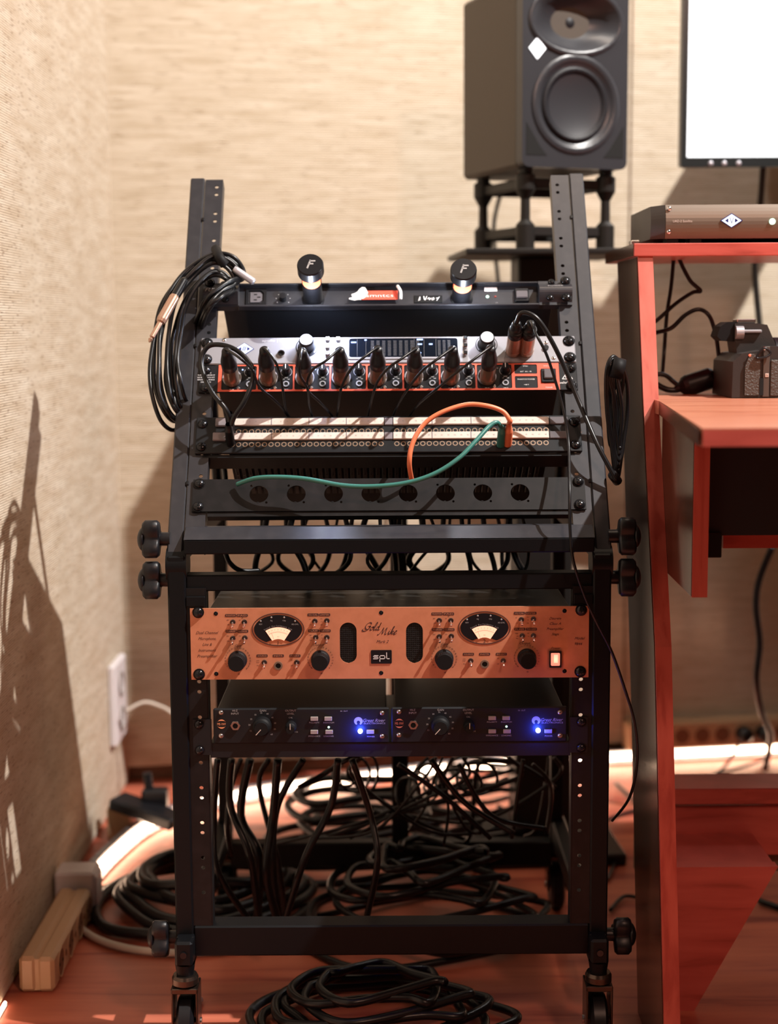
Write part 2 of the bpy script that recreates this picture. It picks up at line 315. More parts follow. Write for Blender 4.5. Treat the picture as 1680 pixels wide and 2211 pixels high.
# LED strip lying on the floor along the foot of the walls
led = thing('led_strip', 'glowing white LED light strip running along the foot of the walls behind the rack', 'light strip', (0.1, 2.9, 0))
lp = spline([(-.488, 2.34, .014), (-.470, 2.47, .014), (-.43, 2.62, .014), (-.34, 2.74, .014), (-.2, 2.83, .014), (.0, 2.91, .014), (.2, 2.972, .014), (.47, 3.025, .014), (.75, 3.068, .014), (1.2, 3.135, .014), (1.9, 3.24, .014)], 6)
m_ = MB(); m_.tube([p+Vector((0, 0.004, 0.002)) for p in lp], .007, 8); m_.build('glowing_tube', 'led', led, world=True)
m_ = MB()
for a, b in zip(lp, lp[1:]):
    d = (b-a); ang = math.atan2(d.y, d.x); m_.box((a+b)/2+Vector((0, 0.006, -0.0115)), (d.length+.002, .02, .003), 0, Matrix.Rotation(ang, 3, 'Z')); nv = Vector((-math.sin(ang), math.cos(ang), 0))*(1 if a.y > 2.6 or True else 1); m_.box((a+b)/2+nv*.015+Vector((0, 0, .0)), (d.length+.003, .0015, .026), 0, Matrix.Rotation(ang, 3, 'Z')); m_.box((a+b)/2+nv*.009+Vector((0, 0, .0135)), (d.length+.003, .013, .0015), 0, Matrix.Rotation(ang, 3, 'Z'))
m_.build('channel', 'silver', led, world=True)
# strip at the foot of the left wall near the camera
led2 = thing('led_strip', 'short glowing light strip at the foot of the left wall, nearest the viewer', 'light strip', (-.516, 1.8, 0))
m_ = MB(); m_.tube([(-.5175, 1.2, .0035), (-.5175, 1.93, .0035)], .0022, 6); m_.build('glowing_tube', 'led', led2, world=True)
m_ = MB(); m_.span(-.520, -.514, 1.2, 1.93, 0, .0012); m_.build('channel', 'silver', led2, world=True)

# ------------------------------------------------------------------ equipment rack
rack = thing('equipment_rack', 'black steel wheeled studio rack with tilted upper rails holding all the audio units', 'rack', (0, D, 0))
XO, XT, XF = 0.268, 0.246, 0.2235      # outer face, tube inner face, rail flange inner edge
ZB = AY(840, 2062, D).z; ZT = 0.60
def railholes(z0, z1, x, r=.0024):
    hs = []; z = z0; i = 0
    while z < z1: hs.append(circ(x, z, r, 12, 1.1)); z += (.03175, .0127)[i % 2]; i += 1
    return hs
for s in (-1, 1):
    m_ = MB(); m_.span(s*XT, s*XO, D-.004, D+.030, ZB-.012, 0.625, .002); m_.build('lower_post', 'rack', rack, world=True)
    m_ = MB(); m_.plate([(-s*0+s*XF, ZB+.04), (s*XT, ZB+.04), (s*XT, ZT-.015), (s*XF, ZT-.015)], railholes(AY(437, 1926, D).z, ZT-.03, s*.2327), D-.001, D+.0015)
    m_.span(s*XF, s*(XF-.0015), D, D+.022, ZB+.04, ZT-.015); m_.build('lower_rail', 'rail', rack, world=True)
    # rear posts
    m_ = MB(); m_.span(s*.243, s*.262, D+.42, D+.445, 0.10, 0.66, .002); m_.build('rear_post', 'rack', rack, world=True)
    m_ = MB(); m_.span(s*.246, s*.262, D+.03, D+.42, .615, .64, .002); m_.build('side_bar', 'rack', rack, world=True)
    # upper tilted tube and rail
    top = UL(445, 388).z if s < 0 else UL(1225, 378).z
    m_ = MB(); m_.box((s*.2595, .014, top/2+.002), (.0195, .028, top+.004), .0018)
    o = m_.build('upper_tube', 'uprail', rack); o.location = (0, 0, .623); o.rotation_euler = (-TH, 0, 0)
    m_ = MB(); m_.plate([(s*.2245, .012), (s*.2485, .012), (s*.2485, top), (s*.2245, top)], railholes(UL(840, 1103).z+.0051, top-.01, s*.2327), 0, .0018); m_.span(s*.2245, s*.2262, .0018, .020, .012, top)
    o = m_.build('upper_rail', 'uprail', rack); o.location = (0, 0, .623); o.rotation_euler = (-TH, 0, 0)
    # weld seam bumps on the tube
    m_ = MB()
    for k in (.10, .30, .50): m_ = MB(); m_.box((s*.2488, -.0005, k), (.004, .003, .006), .001); o = m_.build('weld', 'rail', rack); o.location = (0, 0, .623); o.rotation_euler = (-TH, 0, 0)
    # pivot brackets
    m_ = MB(); m_.cyl((s*.245, D+.016, .612), (s*.270, D+.016, .612), .021, n=20); m_.build('pivot_plate', 'rack', rack, world=True)
    # strut behind the upper rail
    m_ = MB(); a = UM @ Vector((s*.252, .03, .46)); b = Vector((s*.252, D+.425, .64)); m_.tube([a, b], .008, 8); m_.build('brace', 'rack', rack, world=True)
    # foot tube with end cap, caster
    m_ = MB(); zf = ZB-.004
    c0 = AY(392 if s < 0 else 1297, 2060, D-.02)
    xf = s*.2555
    m_.span(xf-.011, xf+.011, D-.030, D+.47, .118, .150, .003); m_.lathe([(.0125, .119), (.0105, .105), (0, .105)], (xf, D-.018, 0), (0, 0, 1), 16); m_.lathe([(.0125, .119), (.0105, .105), (0, .105)], (xf, D+.44, 0), (0, 0, 1), 16); m_.build('foot_tube', 'rack', rack, world=True)
    for yy in (D-.018, D+.44):
        cs = bpy.data.objects.new('caster', None)
        m_ = MB(); m_.lathe([(0, .105), (.0145, .105), (.0165, .101), (.0165, .094), (.012, .091), (0, .091)], (xf, yy, 0), (0, 0, 1), 20)
        m_.span(xf-.0165, xf-.0135, yy-.014, yy+.022, .036, .091, .001); m_.span(xf+.0135, xf+.0165, yy-.014, yy+.022, .036, .091, .001); m_.span(xf-.0165, xf+.0165, yy-.014, yy+.020, .084, .091, .001)
        ck = m_.build('caster', 'castersteel', rack, world=True)
        m_ = MB(); m_.lathe([(0, 0), (.030, 0), (.0375, .004), (.0375, .018), (.030, .022), (0, .022)], (xf-.011, yy+.012, .0375), (1, 0, 0), 28); m_.build('wheel', 'black', ck, world=True)
        m_ = MB(); m_.cyl((xf-.018, yy+.012, .0375), (xf+.018, yy+.012, .0375), .005); m_.build('axle', 'steel', ck, world=True)
    m_ = MB(); m_.lathe([(0, ZB+.035), (.008, ZB+.035), (.008, .15), (0, .15)], (xf, D+.005, 0), (0, 0, 1), 12); m_.span(xf-.0105, xf+.0105, D-.012, D+.03, .148, ZB+.03, .002); m_.build('foot_socket', 'rack', rack, world=True)
    bp = MB(); bp.cyl((xf-s*.0, D-.030, .134), (xf, D-.0325, .134), .004); bp.build('end_cap_screw', 'screw', rack, world=True)
    # clamp knobs (three-lobed)
    for (kz, ky) in ((AY(330, 1168, D).z, D+.016), (AY(338, 1256, D).z, D+.012), (AY(350, 2030, D).z, D+.010)):
        m_ = MB(); n = 36; x0 = s*.278; prof = []
        rad = [(.019+.0065*math.cos(3*(2*math.pi*i/n)+.4)) for i in range(n)]
        def ringk(sc, x): return [Vector((x, ky+sc*rad[i]*math.cos(2*math.pi*i/n), kz+sc*rad[i]*math.sin(2*math.pi*i/n))) for i in range(n)]
        L_ = [ringk(.88, x0), ringk(1, x0+s*.003), ringk(1, x0+s*.017), ringk(.86, x0+s*.0205)]
        vs = [p for q in L_ for p in q]; fs = [(j*n+i, j*n+(i+1) % n, (j+1)*n+(i+1) % n, (j+1)*n+i) for j in range(3) for i in range(n)]+[tuple(range(n)), tuple(range(3*n, 4*n))]
        m_.add(vs, fs, True); m_.dome((x0+s*.0195, ky, kz), .0155, .0085, (s, 0, 0), 20, 5); kb = m_.build('clamp_knob', 'black', rack, world=True)
        m_ = MB(); m_.cyl((s*.266, ky, kz), (x0, ky, kz), .0085, n=14); m_.build('knob_collar', 'black', kb, world=True)
# cross bars
z1 = UL(840, 1133).z
m_ = MB(); a0, a1 = AY(840, 1163, D-.006).z, AY(840, 1195, D-.006).z
m_.span(-.247, .247, D-.006, D+.030, a1, a0, .0015)
m_.build('cross_bar', 'rack', rack, world=True)
m_ = MB(); v = [(-.247, D-.006, a0), (.247, D-.006, a0), (.247, D+.018, a0+.012), (-.247, D+.018, a0+.012), (-.247, D+.03, a0), (.247, D+.03, a0), (.247, D+.03, a0+.012), (-.247, D+.03, a0+.012)]
m_.add(v, [(0, 1, 2, 3), (3, 2, 6, 7), (0, 3, 7, 4), (1, 5, 6, 2), (4, 7, 6, 5), (0, 4, 5, 1)]); m_.build('bevelled_bar', 'uprail', rack, world=True)  # top of the bar, its lit look put into the lighter grey
b0, b1 = AY(840, 1240, D).z, AY(840, 1275, D).z
m_ = MB(); m_.span(-.2465, .2465, D+.002, D+.028, b1, b0, .0015); m_.build('cross_bar', 'rack', rack, world=True)
c0, c1 = AY(840, 1998, D-.003).z, AY(840, 2063, D-.003).z
m_ = MB(); m_.span(-.246, .246, D-.003, D+.030, c1, c0, .002); m_.build('bottom_bar', 'rack', rack, world=True)
r0, r1 = AY(840, 1815, D+.43).z, AY(840, 1868, D+.43).z
m_ = MB(); m_.span(-.245, .245, D+.42, D+.445, r1, r0, .002); m_.build('rear_bar', 'rack', rack, world=True)
m_ = MB(); x0 = AY(846, 1700, D+.43).x; x1_ = AY(882, 1700, D+.43).x; m_.span(x0, x1_, D+.421, D+.444, r0-.01, .62, .002); m_.build('centre_post', 'rack', rack, world=True)
m_ = MB(); m_.span(-.245, .245, D+.42, D+.445, .62, .645, .002); m_.build('rear_bar', 'rack', rack, world=True)
for s in (-1, 1):                                   # rail tabs beside the gold unit
    m_ = MB(); m_.box((s*.2345, D-.002, AY(420, 1298, D).z), (.023, .003, .012), .0006); m_.build('rail_tab', 'rack', rack, world=True)

SCREW = {}
def rackscrew(dev, x, y, z, r=.0062, m='screw', name='screw'):
    k = (r, m)
    if k not in SCREW:
        b = MB(); b.lathe([(0, 0), (r*1.15, 0), (r*1.15, .0008), (r, .0008)], (0, 0, 0), (0, -1, 0), 16); b.dome((0, -.0008, 0), r, r*.62, (0, -1, 0), 16, 4)
        b.m = 1; zt = -.0008-r*.60; b.box((0, zt, 0), (r*.95, .0006, r*.2)); b.box((0, zt, 0), (r*.2, .0006, r*.95))
        SCREW[k] = b.build(name, [m, 'hole'], dev); SCREW[k].location = (x, y, z); SCREW[k].rotation_euler = (0, R(20), 0); return SCREW[k]
    return inst(SCREW[k], name, dev, (x, y, z), (0, R(random.uniform(0, 90)), 0))
def jack(dev, x, y, z, r, m='ringgold', h=.002, hexn=None, name='jack'):
    b = MB(); n = hexn or 20
    if hexn: b.lathe([(r*1.18, 0), (r*1.18, h*.6), (r*.8, h*.6)], (0, 0, 0), (0, -1, 0), 6)
    b.lathe([(r, 0), (r, h), (r*.62, h), (r*.62, .0002)], (0, 0, 0), (0, -1, 0), 20); b.m = 1; b.lathe([(0, .0003), (r*.62, .0003)], (0, 0, 0), (0, -1, 0), 20)
    o = b.build(name, [m, 'hole'], dev); o.location = (x, y, z); return o

# ------------------------------------------------------------------ copper preamplifier (lower rack)
FY = D-.0045
gz = lambda px, py: AY(px, py, FY)
g0 = gz(842, 1465); G = thing('copper_preamplifier', 'copper coloured two channel rack preamplifier with two lit oval meters', 'audio unit', (g0.x, D, g0.z))
def gl(px, py):
    p = gz(px, py); return p.x-g0.x, p.z-g0.z
HG = .0878; f = FY-D
GP = MB(); ov = []
for cx in (752, 895):
    x, z = gl(cx, 1388); ov.append(rrect(x-.0102, x+.0102, z-.0250, z+.0250, .0102, 8))
GP.plate([(-.2413, 0), (.2413, 0), (.2413, HG), (-.2413, HG)], ov, f, f+.003); GP.build('front_panel', 'gold', G)
b = MB(); b.span(-.219, .219, .002, .26, .002, HG-.002, .001); b.m = 1; b.span(-.217, .217, .003, .258, HG-.002, HG-.0015); b.build('chassis', ['chassis', 'darktop'], G)
for cx in (752, 895):
    x, z = gl(cx, 1388); b = MB(); b.plate(rrect(x-.0102, x+.0102, z-.0250, z+.0250, .0102, 8), [], f+.0018, f+.0022)
    b.m = 1
    for i in range(9): b.box((x-.0098+i*.00245, f+.0016, z), (.0003, .0003, .047))
    for i in range(20): b.box((x, f+.0016, z-.0235+i*.00247), (.0196, .0003, .0003))
    b.build('grille', ['hole', 'mesh'], G)
for p in ((428, 1322), (430, 1456), (1255, 1317), (1253, 1450)): rackscrew(G, *[(lambda q: (q[0], f, q[1]))(gl(*p))][0])
for p in ((466, 1325), (467, 1455), (823, 1323), (823, 1453), (1219, 1319), (1219, 1449)):
    x, z = gl(*p); b = MB(); b.lathe([(0, .0004), (.0022, .0004), (.0027, 0)], (x, f, z), (0, -1, 0), 14); b.m = 1; b.lathe([(0, .0005), (.0011, .0005)], (x, f, z), (0, -1, 0), 6); b.build('panel_screw', ['screw', 'hole'], G)
INK = MB(); PILLT = MB(); eps = f-.00025
def pill(px, py, t, w_=.0135, h=.0034):
    x, z = gl(px, py); b = MB(); b.plate(rrect(x-w_/2, x+w_/2, z-h/2, z+h/2, .0010, 3), [], eps, eps+.0002, False); b.build('caption_plate', 'ink', G); PILLT.text(t, x, eps-.0002, z, .0019, wid=w_*.80)
def gt(t, px, py, h, sh=0.0, rot=0, wid=None): x, z = gl(px, py); INK.text(t, x, eps, z, h, sh, rot, wid)
TOG = None; KN = None
def toggle(px, py, up=False):
    global TOG
    x, z = gl(px, py)
    if TOG is None:
        t = MB(); t.lathe([(.0033, 0), (.0033, .0016), (.0024, .0016), (.0024, .0040), (.0017, .0040), (0, .0040)], (0, 0, 0), (0, -1, 0), 12); a = Vector((0, -.0035, 0)); e = Vector((0, -.0115, -.0042))
        t.lathe([(.0009, 0), (.0017, .0080), (.0015, .0092), (0, .0095)], a, e-a, 10); TOG = t.build('toggle_switch', 'chrome', G); TOG.location = (x, f, z)
    else: inst(TOG, 'toggle_switch', G, (x, f, z))
for k, (ox, oy, num) in enumerate(((0, 0, '1'), (445.5, -3.5, '2'))):
    b = MB()
    for t in (('PHANTOM', 498, 1329), ('PAD', 523, 1329), ('PHASE', 499, 1363), ('HI PASS', 524, 1363), ('VU CAL', 676, 1327.5), ('LIMITER', 701, 1327.5), ('FLAIR', 677, 1362), ('TUBE HARM', 702, 1362), ('SOURCE', 566, 1416), ('INSTR', 601, 1416), ('INSERT', 637, 1416)):
        pill(t[1]+ox, t[2]+oy, t[0])
    for p in ((503, 1343), (528, 1343), (503, 1378), (529, 1377), (680, 1341), (706, 1340), (682, 1376), (706, 1376), (571, 1430), (641, 1430)): toggle(p[0]+ox, p[1]+oy)
    for t, px, py in (('48V', 492, 1339), ('Off', 493, 1349), ('-20', 517, 1339), ('0', 518, 1349), ('Rev', 492, 1373), ('Nor', 493, 1384), ('On', 518, 1373), ('Off', 518, 1384), ('dB', 523, 1334), ('+6', 669, 1337), ('0', 671, 1349), ('On', 694, 1336), ('12', 695, 1342), ('Off', 694, 1349), ('High', 670, 1371), ('Off', 672, 1377), ('Mid', 671, 1382), ('Hi', 695, 1371), ('Lo', 696, 1377), ('Line', 557, 1426), ('Instr', 557, 1430), ('Mic', 557, 1437), ('On', 630, 1425), ('Off', 630, 1437)): gt(t, px+ox, py+oy, .0014)
    gt('Gain', 514+ox, 1394+oy, .0030, .35); gt('Output', 688+ox, 1392+oy, .0030, .35)
    x, z = gl(601+ox, 1437+oy); jack(G, x, f, z, .0052, 'conn', .002)
    for (px, py, nums) in ((513.5, 1425, '15 16 17 18 19 21 23 25 27 29 31 34 37 40 43 46 50 55 60 64 68'), (692, 1423.5, '-80 -40 -28 -24 -20 -18 -15 -13 -12 -11 -10 -9 -8 -6 -4 -2 0 2 4 6 8')):
        x, z = gl(px+ox, py+oy); ns = nums.split()
        for i, t in enumerate(ns):
            a = R(225-270*i/(len(ns)-1)); INK.text(t, x+.0152*math.cos(a), eps, z+.0152*math.sin(a), .0017, 0, a-R(90))
        INK.text('dB', x+.001, eps, z-.0175, .0017)
        if KN is None:
            kb = MB(); kb.lathe([(.0115, 0), (.0112, .006), (.0100, .0075), (.0098, .020), (.0092, .0212), (0, .0212)], (0, 0, 0), (0, -1, 0), 32)
            for i in range(28):
                a = 2*math.pi*i/28; kb.box((.0099*math.cos(a), -.0135, .0099*math.sin(a)), (.0007, .012, .0007))
            KN = kb.build('knob', 'matte', G); KN.location = (x, f, z)
        else: inst(KN, 'knob', G, (x, f, z))
    # oval meter
    x, z = gl(600.5+ox, 1359+oy); b = MB(); b.plate([(x+.0318*math.cos(2*math.pi*i/48), z+.0204*math.sin(2*math.pi*i/48)) for i in range(48)], [[(x+.0308*math.cos(2*math.pi*i/48), z+.0194*math.sin(2*math.pi*i/48)) for i in range(48)]], eps-.0004, eps)
    mt = b.build('oval_meter', 'ink', G)
    zb, rb = z-.0401, .0283                    # round copper bite at the bottom
    out = []
    for i in range(97):
        a = R(-90)+2*math.pi*i/96; p = (x+.0290*math.cos(a), z+.0178*math.sin(a))
        if (p[0]-x)**2+(p[1]-zb)**2 > rb*rb: out.append(p)
    arc = []; pe = out[-1]; pb = out[0]; a0 = math.atan2(pe[1]-zb, pe[0]-x); a1 = math.atan2(pb[1]-zb, pb[0]-x)
    for i in range(1, 12): a = a0+(a1-a0)*i/12; arc.append((x+rb*math.cos(a), zb+rb*math.sin(a)))
    b = MB(); b.plate(out+arc, [], eps-.0006, eps); b.build('meter_face', 'black', mt)
    cz = z-.0260; rt, rbm = .0288, .0135; A = [R(122-64*i/14) for i in range(15)]
    b = MB(); b.plate([(x+rt*math.cos(a), cz+rt*math.sin(a)) for a in A]+[(x+rbm*math.cos(a), cz+rbm*math.sin(a)+.0008) for a in reversed(A)], [], eps-.0010, eps-.0005)
    b.build('meter_window', 'vu', mt)
    b = MB()
    for i in range(13):
        a = R(117-54*i/12); b.box((x+.0235*math.cos(a), eps-.0012, cz+.0235*math.sin(a)), (.0002, .0002, .0012), 0, Matrix.Rotation(R(90)-a, 3, 'Y'))
    for i in range(14):
        a = R(117-54*i/13); b.box((x+.0229*math.cos(a), eps-.0012, cz+.0229*math.sin(a)), (.0018, .0002, .0002), 0, Matrix.Rotation(R(90)-a, 3, 'Y'))
    for i, t in enumerate(('20', '10', '7', '5', '3', '0', '3')):
        a = R(115-50*i/6); b.text(t, x+.0260*math.cos(a), eps-.0012, cz+.0260*math.sin(a), .0014, 0, a-R(90))
    b.text('VU', x, eps-.0012, cz+.0172, .0013); b.build('scale', 'vur', mt)
    b = MB(); a = R(110); b.box((x+.019*math.cos(a), eps-.0014, cz+.019*math.sin(a)), (.00025, .0002, .0085), 0, Matrix.Rotation(R(90)-a, 3, 'Y')); b.build('needle', 'ink', mt)
    b = MB()
    for i, ch in enumerate('Sound Performance Lab'):
        if ch == ' ': continue
        a = R(122.5-65*i/20); b.text(ch, x+.0307*math.cos(a), eps-.0008, cz+.0307*math.sin(a), .0018, 0, a-R(90))
    for (px, py, t) in ((563, 1341, 'REV'), (586, 1333, 'Sig'), (613.6, 1333, 'Clip'), (637, 1341, 'AD.OVL')):
        q = gl(px+ox, py+oy); b.text(t, q[0], eps-.0008, q[1]-.0037, .0017)
    b.build('meter_lettering', 'grey', mt)
    b = MB()
    for (px, py) in ((563, 1341), (586, 1333), (613.6, 1333), (637, 1341)): q = gl(px+ox, py+oy); b.dome((q[0], eps-.0006, q[1]), .0012, .0008, (0, -1, 0), 10, 3)
    b.build('indicator_lamp', 'button', mt)
    gt(num, 600.5+ox, 1387.6+oy, .0044)
for i, t in enumerate(('Dual Channel', 'Microphone,', 'Line &', 'Instrument', 'Preamplifier')): gt(t, 447.5, 1366+12.6*i, .0036, .45, wid=(.0275, .0215, .0115, .0215, .0245)[i])
for i, t in enumerate(('Discrete', 'Class A', 'Preamplifier', 'Stage')): gt(t, 1199, 1335+11.3*i, .0031, .45, wid=(.0145, .0135, .021, .009)[i])
gt('Model', 1252, 1378, .0033, .45); gt('9844', 1249, 1390, .0033, .3); gt('Power', 1200, 1399, .003, .45); gt('Mark 2', 826, 1385, .0036, .45); gt('_____________', 826, 1389, .001)
# handwritten title
x, z = gl(785, 1361)
def let(st, ox, oz, k): 
    for q in st: INK.ribbon(q, x+ox, eps, z+oz, k, .05, .17, R(40), .38)
Gs = [[(.72, .78), (.66, .95), (.45, 1.02), (.18, .85), (.08, .52), (.20, .20), (.45, .12), (.66, .30), (.66, .52)], [(.42, .52), (.66, .55), (.80, .50)], [(.66, .50), (.60, .15), (.30, -.10), (-.05, -.10), (-.18, .08), (-.05, .22)]]
os_ = [[(.28, .46), (.10, .36), (.05, .15), (.18, .02), (.34, .12), (.36, .34), (.28, .46), (.44, .40)]]
ls_ = [[(.0, .12), (.20, .50), (.26, .95), (.18, 1.02), (.10, .70), (.08, .20), (.16, .02), (.30, .12)]]
ds_ = [[(.32, .42), (.16, .46), (.04, .25), (.10, .04), (.26, .10), (.36, .40), (.42, 1.02)], [(.42, 1.02), (.36, .40), (.34, .10), (.42, .02), (.56, .14)]]
Ms = [[(-.25, .02), (-.10, -.04), (.10, .30), (.30, 1.0)], [(.30, 1.0), (.34, .40), (.36, .04)], [(.36, .04), (.60, .62), (.78, 1.0)], [(.78, 1.0), (.78, .40), (.80, .06), (.90, .02), (1.02, .14)]]
is_ = [[(.0, .14), (.12, .46), (.10, .10), (.18, .02), (.30, .14)], [(.17, .66), (.20, .72)]]
ks_ = [[(.0, .12), (.18, .55), (.24, .98), (.16, 1.0), (.10, .60), (.06, .02)], [(.08, .20), (.26, .44), (.34, .36), (.20, .24)], [(.20, .24), (.30, .04), (.46, .14)]]
es_ = [[(.02, .20), (.24, .26), (.30, .42), (.20, .48), (.06, .30), (.10, .04), (.26, .02), (.42, .18)]]
k = .0092; let(Gs, .0, .0, k); let(os_, .0072, 0, k); let(ls_, .0112, 0, k); let(ds_, .0142, 0, k*1.0)
x, z = gl(817, 1370); let(Ms, .001, 0, k*.92); let(is_, .0108, 0, k); let(ks_, .0136, 0, k); let(es_, .0178, 0, k)
INK.build('lettering', 'ink', G); PILLT.build('caption_lettering', 'gold', G)
x, z = gl(823.5, 1418); b = MB(); b.plate(rrect(x-.0126, x+.0126, z-.0083, z+.0083, .0012, 3), [], eps-.0006, eps+.0002); lg = b.build('logo_plate', 'black', G)
b = MB()
def seg(ax, az, bx, bz, t=.00085): b.box((x+(ax+bx)/2, eps-.0008, z+(az+bz)/2), (abs(bx-ax)+t, .0003, abs(bz-az)+t))
for q in ((-.0095, .0015, -.0040, .0015), (-.0095, .0015, -.0095, -.0003), (-.0095, -.0003, -.0040, -.0003), (-.0040, -.0003, -.0040, -.0023), (-.0095, -.0023, -.0040, -.0023), (-.0018, .0015, -.0018, -.0055), (-.0018, .0015, .0042, .0015), (.0042, .0015, .0042, -.0023), (-.0018, -.0023, .0042, -.0023), (.0064, .0050, .0064, -.0023), (.0064, -.0023, .0095, -.0023)): seg(*q)
b.build('logo_lettering', 'white', lg)
x, z = gl(1199, 1423); b = MB(); b.plate(rrect(x-.0074, x+.0074, z-.0102, z+.0102, .001, 3), [rrect(x-.0056, x+.0056, z-.0080, z+.0080, .0008, 3)], f-.0025, f); b.plate(rrect(x-.0058, x+.0058, z-.0082, z+.0082, .0008, 3), [], f-.0006, f, False); sw = b.build('power_switch', 'black', G)
b = MB(); b.box((x, f-.0018, z), (.0108, .003, .0155), .0008); b.m = 1; b.box((x+.0004, f-.0034, z+.001), (.0048, .0004, .0100), .0001); b.build('rocker', ['rocker', 'rockc'], sw)
lamp('rocker_glow', 'POINT', (x, f-.008, z), .006, (1, .3, .18), .004, parent=G)

# ------------------------------------------------------------------ two half-rack black preamps on a shelf
hz = lambda px, py: AY(px, py, D-.002)
t0 = hz(840, 1634); TR = thing('rack_shelf', 'black steel rack shelf with a deep front lip carrying the two small black preamps', 'rack shelf', (0, D, t0.z)); TH2 = hz(840, 1602).z-t0.z
b = MB(); b.span(-.2205, .2205, -.002, .0, 0, TH2, .0005); b.span(-.2205, .2205, 0, .24, TH2-.003, TH2-.001); b.span(-.2205, -.219, 0, .24, 0, TH2-.003); b.span(.219, .2205, 0, .24, 0, TH2-.003); b.build('tray', 'chassis', TR)
for s in (-1, 1):
    b = MB(); b.plate([(s*.2185, .004), (s*.2413, .004), (s*.2413, .0485), (s*.2185, .0485)], [], -.003, -.001); b.build('mounting_ear', 'chassis', TR)
    for zz in (.010, .0425): rackscrew(TR, s*.2335, -.003, zz, .0056)
def preamp(ox, oy, label):
    base = hz(462+ox, 1601+oy); W = .2145; H = .0440
    P = thing('black_preamplifier', label, 'audio unit', (base.x+W/2, D-.001, t0.z+TH2-.0005), group='black half width preamps on the shelf')
    pl = lambda px, py: ((lambda q: (q.x-base.x-W/2, q.z-(t0.z+TH2)))(hz(px+ox, py+oy)))
    f = -.004; e = f-.0003
    b = MB(); b.box((0, -.001, H/2), (W, .006, H), .0015); b.build('front_panel', 'chassis', P)
    b = MB(); b.span(-W/2+.004, W/2-.004, .001, .23, .0005, H-.002, .001); b.build('chassis', 'chassis', P)
    for p in ((478, 1536), (478, 1586), (825, 1537), (825, 1587)): x, z = pl(*p); rackscrew(P, x, f, z, .0026, 'steel')
    x, z = pl(509, 1564); jack(P, x, f, z, .0052, 'steel', .003, 6)
    for (px, py, r, pa, ln) in ((567, 1564, .0115, R(228), .0105), (629, 1566, .0070, R(90), .0085)):
        x, z = pl(px, py); b = MB(); b.lathe([(r, 0), (r*.95, .010), (r*.78, .012), (r*.70, .018), (0, .018)], (x, f, z), (0, -1, 0), 28); kb = b.build('knob', 'matte', P)
        b = MB(); c = (x+.5*ln*math.cos(pa), f-.0183, z+.5*ln*math.sin(pa)); b.box(c, (ln*.85, .0004, .0008), 0, Matrix.Rotation(-pa, 3, 'Y')); b.build('pointer', 'strip', kb)
    b = MB(); tt = lambda t, px, py, h, **k_: (lambda q: b.text(t, q[0], e, q[1], h, **k_))(pl(px, py))
    tt('HI-Z', 508, 1532, .0024); tt('INPUT', 508, 1538.5, .0024); tt('GAIN', 568, 1532, .0024); tt('OUTPUT', 628, 1532, .0024); tt('LEVEL', 628, 1538.5, .0024); tt('CAL', 628, 1547, .0018); tt('+10', 640, 1578, .0018)
    for i, t in enumerate(('15', '20', '25', '30', '35', '40', '45', '50', '55', '60')):
        a = R(205-250*i/9); x, z = pl(567, 1564); b.text(t, x+.0158*math.cos(a), e, z+.0158*math.sin(a), .0019)
    for t, px, py in (('POLARITY', 679, 1558), ('PHANTOM', 710, 1558), ('IMPEDANCE', 679, 1587), ('LOADING', 710, 1587), ('POWER', 801, 1588)): tt(t, px, py, .0019)
    tt('IN  OUT', 743, 1533, .0017); tt('Great River', 808, 1553, .0040, shear=.4, wid=.027); tt('ELECTRONICS', 809, 1559.5, .0018, wid=.026)
    x, z = pl(774, 1556); n = 20; vs = []
    pts = []
    for i in range(n+1):
        a = R(-60+300*i/n); pts.append((.0036*math.cos(a), .0036*math.sin(a)))
    P3 = [Vector((p[0], p[1], 0)) for p in pts]; vs = []; fs = []
    for i, p in enumerate(P3):
        w_ = .0007+.0016*math.sin(math.pi*i/n); d = p.normalized(); vs += [(x+p.x+d.x*w_, e, z+p.y+d.y*w_), (x+p.x-d.x*w_, e, z+p.y-d.y*w_)]
    b.add(vs, [(2*i, 2*i+1, 2*i+3, 2*i+2) for i in range(n)]); b.build('lettering', 'grey', P)
    b = MB(); x, z = pl(479, 1561); b.text('ME-1NV', x, e, z, .0030, wid=.0105)
    for s in (-1, 1):
        A = [R(20+140*i/10) for i in range(11)]; b.plate([(x+.0053*math.cos(a), z+s*.0058*math.sin(a)) for a in A]+[(x+.0048*math.cos(a), z+s*(.0030+.0010*math.sin(a))) for a in reversed(A)], [], e-.0001, e, False)
    b.build('badge', 'orangep', P)
    for px, py in ((679, 1549), (709, 1549), (679, 1577.5), (711, 1577.5), (800, 1577)): x, z = pl(px, py); b = MB(); b.box((x, f-.0015, z), (.0092, .003, .0048), .0004); b.build('push_button', 'button', P)
    x, z = pl(710, 1568); b = MB(); b.dome((x, f, z), .0014, .0012); b.build('green_lamp', 'greenled', P)
    x, z = pl(778, 1576); b = MB(); b.lathe([(.0029, 0), (.0029, .002), (.0020, .0035)], (x, f, z)); b.dome((x, f-.001, z), .0027, .0042, (0, -1, 0), 16, 5); b.build('blue_lamp', 'blueled', P)
    lamp('blue_lamp_glow', 'POINT', (x, f-.011, z), .11, (.02, .06, 1), .002, parent=P)
preamp(0, 0, 'left one of the two small black preamps with blue lamps')
preamp(383.2, -1.5, 'right one of the two small black preamps with blue lamps')

# ------------------------------------------------------------------ upper rack units, built in the tilted plane
UROT = (-TH, 0, 0)
def unit(name, label, s0, cat='audio unit'): 
    p = UM @ Vector((0, 0, s0)); return thing(name, label, cat, p, UROT)
def ul(s0, ly=0.0): return lambda px, py: (lambda q: (q.x, q.z-s0))(UL(px, py, ly))
